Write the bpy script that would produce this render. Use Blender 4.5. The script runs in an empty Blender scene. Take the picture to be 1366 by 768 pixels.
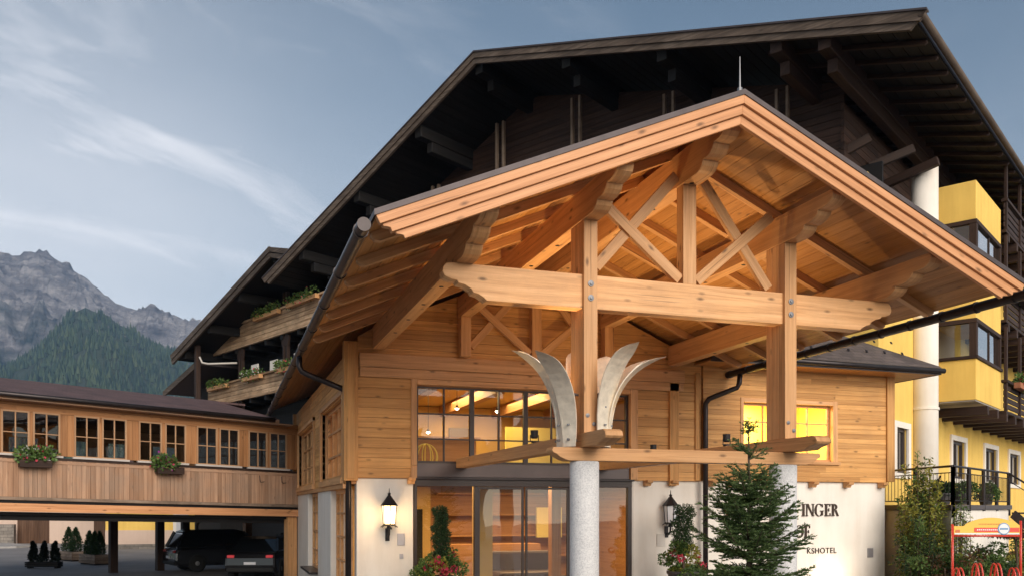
import bpy, bmesh, math, random
import numpy as np
from mathutils import Vector, Matrix
random.seed(11); RNG = np.random.default_rng(5)
S = bpy.context.scene; COL = S.collection
R = math.radians
V = Vector

# ------------------------------------------------------------------ camera
cam = bpy.data.cameras.new("camera"); camo = bpy.data.objects.new("camera", cam); COL.objects.link(camo)
cam.sensor_width = 36.0; cam.lens = 30.55; cam.shift_y = 0.2138
cam.clip_start = 0.1; cam.clip_end = 20000
camo.location = (0, 0, 2.1); camo.rotation_euler = (R(90), 0, R(-18.6))
S.camera = camo

# ------------------------------------------------------------------ world, sun, exposure
SUN_DIR = V((0.10, -0.995, 0.0)).normalized()          # horizontal direction towards the sun
SUN_EL = 24.0
w = bpy.data.worlds.new("World"); S.world = w; w.use_nodes = True
nt = w.node_tree; nt.nodes.clear()
def wn(t, **k):
    n = nt.nodes.new(t)
    for a, b in k.items(): setattr(n, a, b)
    return n
def wl(a, b): nt.links.new(a, b)
def wmath(op, a, b=None, c=None, clamp=False):
    n = wn('ShaderNodeMath', operation=op); n.use_clamp = clamp
    for i, x in enumerate((a, b, c)):
        if x is None: continue
        if isinstance(x, (int, float)): n.inputs[i].default_value = x
        else: wl(x, n.inputs[i])
    return n.outputs[0]
out = wn('ShaderNodeOutputWorld'); bg = wn('ShaderNodeBackground'); bg.inputs[1].default_value = 0.052
sky = wn('ShaderNodeTexSky', sky_type='NISHITA'); sky.sun_disc = False
sky.sun_elevation = R(SUN_EL); sky.sun_rotation = math.atan2(SUN_DIR.x, SUN_DIR.y)
sky.air_density = 1.0; sky.dust_density = 1.2; sky.ozone_density = 1.0; sky.altitude = 800
tc = wn('ShaderNodeTexCoord'); sx = wn('ShaderNodeSeparateXYZ'); wl(tc.outputs['Generated'], sx.inputs[0])
den = wmath('ADD', wmath('MAXIMUM', sx.outputs[2], 0.0), 0.16)
px = wmath('DIVIDE', sx.outputs[0], den); py = wmath('DIVIDE', sx.outputs[1], den)
cb0 = wn('ShaderNodeCombineXYZ'); wl(px, cb0.inputs[0]); wl(py, cb0.inputs[1])
cb = wn('ShaderNodeVectorRotate', rotation_type='Z_AXIS'); cb.inputs['Angle'].default_value = R(-28); wl(cb0.outputs[0], cb.inputs['Vector'])
mp = wn('ShaderNodeMapping'); mp.inputs['Rotation'].default_value = (0, 0, R(-38)); mp.inputs['Scale'].default_value = (0.7, 1.5, 1)
mp.inputs['Location'].default_value = (0.35, 1.1, 0)
wl(cb.outputs[0], mp.inputs[0])
n1 = wn('ShaderNodeTexNoise'); n1.inputs['Scale'].default_value = 2.1; n1.inputs['Detail'].default_value = 11; n1.inputs['Roughness'].default_value = 0.60; n1.inputs['Distortion'].default_value = 0.9
wl(mp.outputs[0], n1.inputs['Vector'])
n2 = wn('ShaderNodeTexNoise'); n2.inputs['Scale'].default_value = 0.62; n2.inputs['Detail'].default_value = 4
wl(cb.outputs[0], n2.inputs['Vector'])
wisps = wmath('MULTIPLY', wmath('SUBTRACT', n1.outputs[0], 0.53), 6.5, clamp=True)
veil = wmath('MULTIPLY', wmath('SUBTRACT', n2.outputs[0], 0.42), 4.0, clamp=True)
low = wmath('POWER', wmath('SUBTRACT', 1.0, wmath('MAXIMUM', sx.outputs[2], 0.0), clamp=True), 4.0)
dt = wn('ShaderNodeVectorMath', operation='DOT_PRODUCT'); wl(tc.outputs['Generated'], dt.inputs[0]); dt.inputs[1].default_value = V((math.sin(R(-14)) * math.cos(R(9)), math.cos(R(-14)) * math.cos(R(9)), math.sin(R(9))))
glow = wmath('MULTIPLY', wmath('POWER', wmath('MAXIMUM', dt.outputs['Value'], 0.0), 16.0), wmath('ADD', 0.55, wmath('MULTIPLY', n2.outputs[0], 0.9)))
fac = wmath('ADD', wmath('MULTIPLY', wmath('MULTIPLY', wisps, veil), 0.42), wmath('ADD', wmath('MULTIPLY', veil, 0.10), wmath('ADD', wmath('MULTIPLY', low, 0.62), wmath('MULTIPLY', glow, 0.36))), clamp=True)
mixc = wn('ShaderNodeMix', data_type='RGBA'); wl(fac, mixc.inputs[0]); wl(sky.outputs[0], mixc.inputs[6])
mixc.inputs[7].default_value = (17, 16.5, 16.6, 1)
tint = wn('ShaderNodeMix', data_type='RGBA', blend_type='MULTIPLY'); tint.inputs[0].default_value = 1.0; wl(sky.outputs[0], tint.inputs[6]); tint.inputs[7].default_value = (0.88, 1.03, 0.96, 1); wl(tint.outputs[2], mixc.inputs[6])
hs = wn('ShaderNodeHueSaturation'); hs.inputs['Saturation'].default_value = 0.98; wl(mixc.outputs[2], hs.inputs['Color'])
wl(hs.outputs[0], bg.inputs[0]); wl(bg.outputs[0], out.inputs[0])

sl = bpy.data.lights.new("sun", 'SUN'); so = bpy.data.objects.new("sun", sl); COL.objects.link(so)
sl.energy = 2.3; sl.angle = R(45); sl.color = (1.0, 0.89, 0.79)
sd = V((SUN_DIR.x * math.cos(R(SUN_EL)), SUN_DIR.y * math.cos(R(SUN_EL)), math.sin(R(SUN_EL))))
so.rotation_euler = sd.to_track_quat('Z', 'Y').to_euler()
S.view_settings.view_transform = 'Standard'; S.view_settings.look = 'None'; S.view_settings.gamma = 1.0
S.view_settings.use_curve_mapping = False; S.view_settings.exposure = 0.70
S.cycles.max_bounces = 8; S.cycles.transparent_max_bounces = 12; S.cycles.volume_bounces = 0
S.cycles.use_denoising = True; S.cycles.sample_clamp_indirect = 8

# ------------------------------------------------------------------ materials
def newmat(name):
    m = bpy.data.materials.new(name); m.use_nodes = True; t = m.node_tree
    b = t.nodes['Principled BSDF']; return m, t, b
def nd(t, typ, **k):
    n = t.nodes.new(typ)
    for a, b in k.items():
        if a in ('data_type', 'operation', 'feature', 'blend_type', 'wave_type', 'noise_dimensions', 'distance', 'interpolation_type'): setattr(n, a, b)
        else: n.inputs[a].default_value = b
    return n
def mth(t, op, a, b=None, clamp=False):
    n = t.nodes.new('ShaderNodeMath'); n.operation = op; n.use_clamp = clamp
    for i, x in enumerate((a, b)):
        if x is None: continue
        if isinstance(x, (int, float)): n.inputs[i].default_value = x
        else: t.links.new(x, n.inputs[i])
    return n.outputs[0]
def ramp(t, fac, stops):
    r = t.nodes.new('ShaderNodeValToRGB'); t.links.new(fac, r.inputs[0])
    e = r.color_ramp.elements
    while len(e) < len(stops): e.new(0.5)
    for i, (p, c) in enumerate(stops):
        e[i].position = p; e[i].color = (*c, 1) if len(c) == 3 else c
    return r.outputs[0]
def mixcol(t, fac, a, b, mode='MIX'):
    n = t.nodes.new('ShaderNodeMix'); n.data_type = 'RGBA'; n.blend_type = mode
    for i, x in ((0, fac), (6, a), (7, b)):
        if isinstance(x, (int, float)): n.inputs[i].default_value = x
        elif isinstance(x, tuple): n.inputs[i].default_value = (*x, 1)
        else: t.links.new(x, n.inputs[i])
    return n.outputs[2]
def bump(t, b, h, strength=0.3, dist=0.01):
    n = t.nodes.new('ShaderNodeBump'); n.inputs['Strength'].default_value = strength; n.inputs['Distance'].default_value = dist
    t.links.new(h, n.inputs['Height']); t.links.new(n.outputs[0], b.inputs['Normal'])

def wood(name, dark, mid, light, rough=0.55, knots=0.6, vary=0.25, streak=14.0, weather=None, cracks=0.0):
    m, t, b = newmat(name); L = t.links.new
    uv = t.nodes.new('ShaderNodeUVMap'); uv.uv_map = 'UVMap'
    mp = t.nodes.new('ShaderNodeMapping'); mp.inputs['Scale'].default_value = (0.55, streak, 1); L(uv.outputs[0], mp.inputs[0])
    nz = nd(t, 'ShaderNodeTexNoise', Scale=1.0, Detail=6.0, Roughness=0.6, Distortion=0.6); L(mp.outputs[0], nz.inputs['Vector'])
    mp2 = t.nodes.new('ShaderNodeMapping'); mp2.inputs['Scale'].default_value = (2.5, streak * 6, 1); L(uv.outputs[0], mp2.inputs[0])
    nf = nd(t, 'ShaderNodeTexNoise', Scale=1.0, Detail=3.0, Roughness=0.6); L(mp2.outputs[0], nf.inputs['Vector'])
    f = mth(t, 'ADD', mth(t, 'MULTIPLY', nz.outputs[0], 0.72), mth(t, 'MULTIPLY', nf.outputs[0], 0.28))
    col = ramp(t, f, [(0.30, dark), (0.5, mid), (0.68, light)])
    geo = t.nodes.new('ShaderNodeNewGeometry')
    rv = mth(t, 'ADD', mth(t, 'MULTIPLY', geo.outputs['Random Per Island'], vary * 2), 1 - vary)
    cmb = t.nodes.new('ShaderNodeCombineColor')
    L(rv, cmb.inputs[0]); L(mth(t, 'MULTIPLY', rv, mth(t, 'ADD', mth(t, 'MULTIPLY', rv, 0.12), 0.88)), cmb.inputs[1]); L(mth(t, 'MULTIPLY', rv, mth(t, 'ADD', mth(t, 'MULTIPLY', rv, 0.25), 0.75)), cmb.inputs[2])
    col = mixcol(t, 1.0, col, cmb.outputs[0], 'MULTIPLY')
    if knots:
        mk = t.nodes.new('ShaderNodeMapping'); mk.inputs['Scale'].default_value = (2.6, 6.5, 1); L(uv.outputs[0], mk.inputs[0])
        vo = nd(t, 'ShaderNodeTexVoronoi', Scale=1.0); L(mk.outputs[0], vo.inputs['Vector'])
        kf = ramp(t, vo.outputs['Distance'], [(0.07, (1, 1, 1)), (0.13, (0.55, 0.55, 0.55)), (0.22, (0, 0, 0))])
        sep = t.nodes.new('ShaderNodeSeparateColor'); L(vo.outputs['Color'], sep.inputs[0])
        kf = mth(t, 'MULTIPLY', mth(t, 'MULTIPLY', kf, mth(t, 'GREATER_THAN', sep.outputs[0], 0.5)), knots)
        col = mixcol(t, kf, col, tuple(c * 0.30 for c in dark))
    if cracks:
        mc = t.nodes.new('ShaderNodeMapping'); mc.inputs['Scale'].default_value = (0.45, 26, 1); L(uv.outputs[0], mc.inputs[0])
        nc = nd(t, 'ShaderNodeTexNoise', Scale=1.0, Detail=2.0, Roughness=0.5, Distortion=0.2); L(mc.outputs[0], nc.inputs['Vector'])
        cf = ramp(t, nc.outputs[0], [(0.66, (0, 0, 0)), (0.70, (1, 1, 1)), (0.74, (1, 1, 1))])
        col = mixcol(t, mth(t, 'MULTIPLY', cf, cracks), col, tuple(c * 0.30 for c in dark))
    if weather:
        ob = t.nodes.new('ShaderNodeTexCoord')
        nw = nd(t, 'ShaderNodeTexNoise', Scale=0.9, Detail=5.0, Roughness=0.65); L(ob.outputs['Object'], nw.inputs['Vector'])
        wf = ramp(t, nw.outputs[0], [(0.42, (0, 0, 0)), (0.62, (1, 1, 1))])
        col = mixcol(t, mth(t, 'MULTIPLY', wf, weather[0]), col, weather[1])
    L(col, b.inputs['Base Color'])
    b.inputs['Roughness'].default_value = rough; b.inputs['Specular IOR Level'].default_value = 0.3
    bump(t, b, f, 0.25, 0.004)
    return m

def simple(name, col, rough=0.6, metal=0.0, spec=0.5, nscale=None, namt=0.2, bstr=0.0, bscale=None, bdist=0.01, coat=0.0):
    m, t, b = newmat(name); L = t.links.new
    b.inputs['Roughness'].default_value = rough; b.inputs['Metallic'].default_value = metal; b.inputs['Specular IOR Level'].default_value = spec
    if coat: b.inputs['Coat Weight'].default_value = coat
    tc = t.nodes.new('ShaderNodeTexCoord')
    if nscale:
        nz = nd(t, 'ShaderNodeTexNoise', Scale=nscale, Detail=6.0, Roughness=0.6); L(tc.outputs['Object'], nz.inputs['Vector'])
        c = ramp(t, nz.outputs[0], [(0.3, tuple(x * (1 - namt) for x in col)), (0.7, tuple(min(1, x * (1 + namt)) for x in col))])
        L(c, b.inputs['Base Color'])
    else: b.inputs['Base Color'].default_value = (*col, 1)
    if bstr:
        nb = nd(t, 'ShaderNodeTexNoise', Scale=bscale or 40, Detail=5.0); L(tc.outputs['Object'], nb.inputs['Vector'])
        bump(t, b, nb.outputs[0], bstr, bdist)
    return m

def plaster(name, col, stain=(0.6, 0.52, 0.42), samt=0.25):
    m, t, b = newmat(name); L = t.links.new
    tc = t.nodes.new('ShaderNodeTexCoord')
    nz = nd(t, 'ShaderNodeTexNoise', Scale=0.7, Detail=7.0, Roughness=0.65); L(tc.outputs['Object'], nz.inputs['Vector'])
    mpv = t.nodes.new('ShaderNodeMapping'); mpv.inputs['Scale'].default_value = (3.0, 3.0, 0.35); L(tc.outputs['Object'], mpv.inputs[0])
    nv = nd(t, 'ShaderNodeTexNoise', Scale=1.0, Detail=5.0, Roughness=0.6); L(mpv.outputs[0], nv.inputs['Vector'])
    f = mth(t, 'MULTIPLY', mth(t, 'MULTIPLY', nz.outputs[0], nv.outputs[0]), 1.6, clamp=True)
    f = ramp(t, f, [(0.25, (0, 0, 0)), (0.7, (1, 1, 1))])
    col2 = mixcol(t, mth(t, 'MULTIPLY', f, samt), col, tuple(c * s for c, s in zip(col, stain)))
    L(col2, b.inputs['Base Color']); b.inputs['Roughness'].default_value = 0.85; b.inputs['Specular IOR Level'].default_value = 0.2
    nb = nd(t, 'ShaderNodeTexNoise', Scale=60.0, Detail=4.0); L(tc.outputs['Object'], nb.inputs['Vector'])
    bump(t, b, nb.outputs[0], 0.35, 0.006)
    return m

def emis(name, col, strength):
    m, t, b = newmat(name); b.inputs['Base Color'].default_value = (*col, 1)
    b.inputs['Emission Color'].default_value = (*col, 1); b.inputs['Emission Strength'].default_value = strength
    return m

def glassmat(name, tint=(0.9, 0.93, 0.92), refl=1.0, rough=0.01):
    m, t, b = newmat(name); L = t.links.new; t.nodes.remove(b)
    o = t.nodes['Material Output']
    tr = t.nodes.new('ShaderNodeBsdfTransparent'); tr.inputs[0].default_value = (*tint, 1)
    gl = t.nodes.new('ShaderNodeBsdfGlossy'); gl.inputs['Roughness'].default_value = rough
    tc = t.nodes.new('ShaderNodeTexCoord'); nb = nd(t, 'ShaderNodeTexNoise', Scale=1.3, Detail=1.0); L(tc.outputs['Object'], nb.inputs['Vector'])
    bp = t.nodes.new('ShaderNodeBump'); bp.inputs['Strength'].default_value = 0.06; bp.inputs['Distance'].default_value = 0.05; L(nb.outputs[0], bp.inputs['Height']); L(bp.outputs[0], gl.inputs['Normal'])
    fr = t.nodes.new('ShaderNodeFresnel'); fr.inputs[0].default_value = 1.55
    mx = t.nodes.new('ShaderNodeMixShader'); L(mth(t, 'MULTIPLY', fr.outputs[0], refl, clamp=True), mx.inputs[0]); L(tr.outputs[0], mx.inputs[1]); L(gl.outputs[0], mx.inputs[2])
    L(mx.outputs[0], o.inputs[0]); return m

def leafmat(name, cols, rough=0.55, trans=0.15):
    m, t, b = newmat(name); L = t.links.new
    geo = t.nodes.new('ShaderNodeNewGeometry')
    n = len(cols); c = ramp(t, geo.outputs['Random Per Island'], [(i / max(1, n - 1), x) for i, x in enumerate(cols)])
    L(c, b.inputs['Base Color']); b.inputs['Roughness'].default_value = rough; b.inputs['Specular IOR Level'].default_value = 0.3
    o = t.nodes['Material Output']; tl = t.nodes.new('ShaderNodeBsdfTranslucent'); L(c, tl.inputs[0])
    mx = t.nodes.new('ShaderNodeMixShader'); mx.inputs[0].default_value = trans; L(b.outputs[0], mx.inputs[1]); L(tl.outputs[0], mx.inputs[2]); L(mx.outputs[0], o.inputs[0])
    return m

def shingles(name, c1, c2, sx, sy):
    m, t, b = newmat(name); L = t.links.new
    uv = t.nodes.new('ShaderNodeUVMap'); uv.uv_map = 'UVMap'
    br = t.nodes.new('ShaderNodeTexBrick'); br.inputs['Scale'].default_value = 1.0; br.inputs['Brick Width'].default_value = sx; br.inputs['Row Height'].default_value = sy
    br.inputs['Mortar Size'].default_value = 0.008; br.inputs['Color1'].default_value = (*c1, 1); br.inputs['Color2'].default_value = (*c2, 1); br.inputs['Mortar'].default_value = (*(x * 0.35 for x in c1), 1)
    L(uv.outputs[0], br.inputs['Vector'])
    tc = t.nodes.new('ShaderNodeTexCoord'); nz = nd(t, 'ShaderNodeTexNoise', Scale=1.2, Detail=6.0, Roughness=0.7); L(tc.outputs['Object'], nz.inputs['Vector'])
    g = ramp(t, nz.outputs[0], [(0.3, (0.6, 0.6, 0.6)), (0.7, (1.3, 1.3, 1.3))])
    L(mixcol(t, 1.0, br.outputs[0], g, 'MULTIPLY'), b.inputs['Base Color']); b.inputs['Roughness'].default_value = 0.75
    bump(t, b, mth(t, 'SUBTRACT', 1.0, br.outputs['Fac']), 0.6, 0.02)
    return m

M = {}
M['timber'] = wood('timber_spruce', (0.40, 0.19, 0.072), (0.61, 0.32, 0.135), (0.73, 0.415, 0.20), 0.5, 0.85, 0.2, weather=(0.28, (0.36, 0.21, 0.11)), cracks=0.55)
M['plank'] = wood('plank_wall_spruce', (0.36, 0.165, 0.045), (0.60, 0.30, 0.095), (0.72, 0.40, 0.145), 0.55, 0.75, 0.2, weather=(0.22, (0.30, 0.16, 0.075)))
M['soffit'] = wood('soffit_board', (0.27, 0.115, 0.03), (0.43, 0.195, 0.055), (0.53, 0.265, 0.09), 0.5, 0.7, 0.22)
M['passage'] = wood('passage_spruce', (0.24, 0.13, 0.07), (0.37, 0.21, 0.125), (0.47, 0.29, 0.18), 0.65, 0.5, 0.24, weather=(0.5, (0.27, 0.20, 0.15)))
M['fascia'] = wood('fascia_orange', (0.44, 0.195, 0.08), (0.63, 0.30, 0.135), (0.73, 0.385, 0.19), 0.5, 0.8, 0.14, cracks=0.4)
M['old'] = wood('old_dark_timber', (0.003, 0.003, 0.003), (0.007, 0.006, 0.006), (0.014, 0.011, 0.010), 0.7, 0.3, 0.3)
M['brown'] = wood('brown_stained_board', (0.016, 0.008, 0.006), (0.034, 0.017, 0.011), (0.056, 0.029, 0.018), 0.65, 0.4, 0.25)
M['grey'] = wood('weathered_grey_wood', (0.13, 0.085, 0.06), (0.28, 0.20, 0.145), (0.42, 0.33, 0.25), 0.75, 0.6, 0.25, weather=(0.5, (0.07, 0.045, 0.03)))
M['verge'] = wood('dark_weathered_verge', (0.04, 0.028, 0.021), (0.10, 0.073, 0.055), (0.20, 0.15, 0.115), 0.75, 0.6, 0.25, weather=(0.5, (0.045, 0.03, 0.022)))
M['balcony'] = wood('weathered_brown_balcony', (0.20, 0.105, 0.05), (0.50, 0.32, 0.185), (0.70, 0.50, 0.32), 0.75, 0.6, 0.3, weather=(0.45, (0.10, 0.06, 0.035)))
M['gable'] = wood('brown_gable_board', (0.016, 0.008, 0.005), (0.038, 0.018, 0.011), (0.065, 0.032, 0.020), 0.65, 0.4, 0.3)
M['frame'] = simple('window_frame_bronze', (0.045, 0.033, 0.03), 0.45, 0.2)
M['bronze'] = simple('bronze_panel', (0.10, 0.078, 0.075), 0.4, 0.35, nscale=3, namt=0.1)
M['gutter'] = simple('gutter_dark_metal', (0.035, 0.028, 0.028), 0.38, 0.6, nscale=4, namt=0.25)
M['flash'] = simple('roof_flashing', (0.07, 0.055, 0.055), 0.5, 0.4, nscale=5)
M['steel'] = simple('bolt_steel', (0.20, 0.20, 0.21), 0.5, 0.6)
M['sculpt'] = simple('brushed_pale_metal', (0.74, 0.65, 0.52), 0.45, 0.25, nscale=7, namt=0.18, bstr=0.15, bscale=12)
M['white'] = plaster('white_plaster', (0.80, 0.75, 0.68), samt=0.38)
M['white2'] = plaster('pale_plaster', (0.66, 0.62, 0.57), samt=0.4)
M['yellow'] = plaster('yellow_plaster', (0.82, 0.55, 0.14), samt=0.45)
M['pink'] = plaster('pink_plaster', (0.62, 0.47, 0.38))
def granite():
    m, t, b = newmat('speckled_granite'); L = t.links.new
    tc = t.nodes.new('ShaderNodeTexCoord')
    v = nd(t, 'ShaderNodeTexVoronoi', Scale=70.0); L(tc.outputs['Object'], v.inputs['Vector'])
    sp = t.nodes.new('ShaderNodeSeparateColor'); L(v.outputs['Color'], sp.inputs[0])
    n = nd(t, 'ShaderNodeTexNoise', Scale=4.0, Detail=8.0, Roughness=0.7); L(tc.outputs['Object'], n.inputs['Vector'])
    f = mth(t, 'ADD', mth(t, 'MULTIPLY', sp.outputs[0], 0.6), mth(t, 'MULTIPLY', n.outputs[0], 0.5))
    L(ramp(t, f, [(0.12, (0.46, 0.455, 0.46)), (0.5, (0.64, 0.63, 0.625)), (0.9, (0.74, 0.725, 0.71))]), b.inputs['Base Color'])
    b.inputs['Roughness'].default_value = 0.75; bump(t, b, f, 0.5, 0.01); return m
M['granite'] = granite()
M['glass'] = glassmat('window_glass', (0.95, 0.95, 0.92), 0.45)
M['glass_door'] = glassmat('door_glass', (0.84, 0.84, 0.82), 3.4)
M['sillgrey'] = simple('painted_grey_sill', (0.46, 0.41, 0.37), 0.6)
M['doorgrey'] = simple('grey_painted_door', (0.52, 0.51, 0.52), 0.5)
M['glass_dark'] = glassmat('hotel_window_glass', (0.30, 0.36, 0.38), 3.5)
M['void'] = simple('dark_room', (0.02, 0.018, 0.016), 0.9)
M['room_wood'] = wood('room_panelling', (0.30, 0.14, 0.05), (0.42, 0.21, 0.085), (0.5, 0.27, 0.12), 0.5, 0.4, 0.2)
M['room_cream'] = simple('room_cream_paint', (0.62, 0.41, 0.14), 0.8, nscale=0.8, namt=0.15)
M['room_yellow'] = simple('room_yellow_paint', (0.88, 0.72, 0.20), 0.8)
M['room_floor'] = simple('room_floor', (0.25, 0.17, 0.11), 0.4)
M['asphalt'] = simple('asphalt', (0.10, 0.10, 0.108), 0.85, nscale=0.6, namt=0.25, bstr=0.4, bscale=50)
M['grass'] = simple('meadow_grass', (0.07, 0.11, 0.03), 0.9, nscale=0.4, namt=0.4)
M['concrete'] = simple('concrete', (0.36, 0.34, 0.32), 0.85, nscale=1.5, namt=0.2, bstr=0.3)
M['shingle'] = shingles('brown_shingle', (0.115, 0.062, 0.058), (0.085, 0.045, 0.043), 0.35, 0.22)
M['shingle2'] = shingles('grey_brown_shingle', (0.12, 0.092, 0.085), (0.08, 0.062, 0.058), 0.32, 0.2)
M['iron'] = simple('black_iron', (0.025, 0.023, 0.024), 0.5, 0.5)
M['lampglass'] = emis('lit_lantern_glass', (1.0, 0.74, 0.40), 2.6)
M['bulb'] = emis('lit_bulb', (1.0, 0.85, 0.6), 25.0)
M['paleglass'] = simple('unlit_lantern_glass', (0.72, 0.72, 0.74), 0.25)
M['plaque'] = simple('metal_plaque', (0.42, 0.40, 0.42), 0.4, 0.5)
M['letter'] = simple('dark_bronze_letter', (0.05, 0.03, 0.022), 0.45, 0.4)
M['emblem'] = simple('copper_red_emblem', (0.50, 0.15, 0.05), 0.5, 0.3)
M['red'] = simple('red_paint', (0.62, 0.045, 0.025), 0.35, coat=0.3)
M['signyellow'] = simple('sign_yellow', (0.85, 0.50, 0.06), 0.45)
M['signred'] = simple('sign_red', (0.70, 0.06, 0.03), 0.45)
M['signwhite'] = simple('sign_white', (0.75, 0.75, 0.76), 0.4)
M['signblue'] = simple('sign_blue', (0.16, 0.30, 0.50), 0.4)
M['terracotta'] = simple('terracotta', (0.35, 0.13, 0.06), 0.8, nscale=8)
M['potdark'] = simple('dark_pot', (0.05, 0.045, 0.045), 0.5)
M['potstone'] = simple('stone_planter', (0.42, 0.33, 0.26), 0.85, nscale=6, bstr=0.4)
M['soil'] = simple('soil', (0.04, 0.028, 0.018), 0.95)
M['carpaint'] = simple('black_car_paint', (0.012, 0.012, 0.014), 0.25, 0.3, coat=0.6)
M['carpaint2'] = simple('anthracite_car_paint', (0.02, 0.021, 0.025), 0.25, 0.4, coat=0.6)
M['tyre'] = simple('tyre_rubber', (0.012, 0.012, 0.012), 0.85)
M['rim'] = simple('alloy_rim', (0.32, 0.32, 0.33), 0.35, 0.8)
M['tail'] = emis('lit_tail_lamp', (0.6, 0.04, 0.05), 0.12)
M['plate'] = simple('number_plate', (0.6, 0.6, 0.62), 0.4)
M['needle'] = leafmat('spruce_needles', [(0.05, 0.085, 0.03), (0.09, 0.15, 0.05), (0.14, 0.21, 0.075), (0.20, 0.27, 0.10)], 0.5, 0.40)
M['thuja'] = leafmat('conifer_foliage', [(0.015, 0.035, 0.014), (0.03, 0.065, 0.022), (0.05, 0.09, 0.03)], 0.6, 0.1)
M['thujadark'] = leafmat('dark_conifer_foliage', [(0.006, 0.012, 0.008), (0.012, 0.022, 0.013), (0.02, 0.032, 0.018)], 0.6, 0.05)
M['leaf'] = leafmat('green_leaves', [(0.05, 0.09, 0.022), (0.09, 0.16, 0.04), (0.15, 0.23, 0.06)], 0.5, 0.25)
M['leafyellow'] = leafmat('yellow_green_leaves', [(0.13, 0.15, 0.025), (0.26, 0.27, 0.045), (0.40, 0.36, 0.07)], 0.5, 0.3)
M['leafred'] = leafmat('reddish_leaves', [(0.06, 0.06, 0.025), (0.13, 0.07, 0.035), (0.22, 0.09, 0.05)], 0.55, 0.2)
M['bloomred'] = leafmat('red_blooms', [(0.45, 0.03, 0.05), (0.6, 0.07, 0.13)], 0.6, 0.25)
M['bloompurple'] = leafmat('purple_blooms', [(0.22, 0.03, 0.22), (0.40, 0.07, 0.30)], 0.6, 0.25)
M['bloomwhite'] = leafmat('white_blooms', [(0.7, 0.68, 0.64), (0.8, 0.78, 0.74)], 0.6, 0.25)
M['bark'] = simple('bark', (0.09, 0.06, 0.04), 0.9, nscale=12, namt=0.4, bstr=0.5)
M['doorwood'] = wood('garage_door_wood', (0.06, 0.03, 0.018), (0.10, 0.052, 0.03), (0.14, 0.08, 0.05), 0.6, 0.2, 0.2)
M['drystone'] = shingles('dry_stone', (0.16, 0.14, 0.12), (0.24, 0.21, 0.18), 0.5, 0.22)

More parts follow.
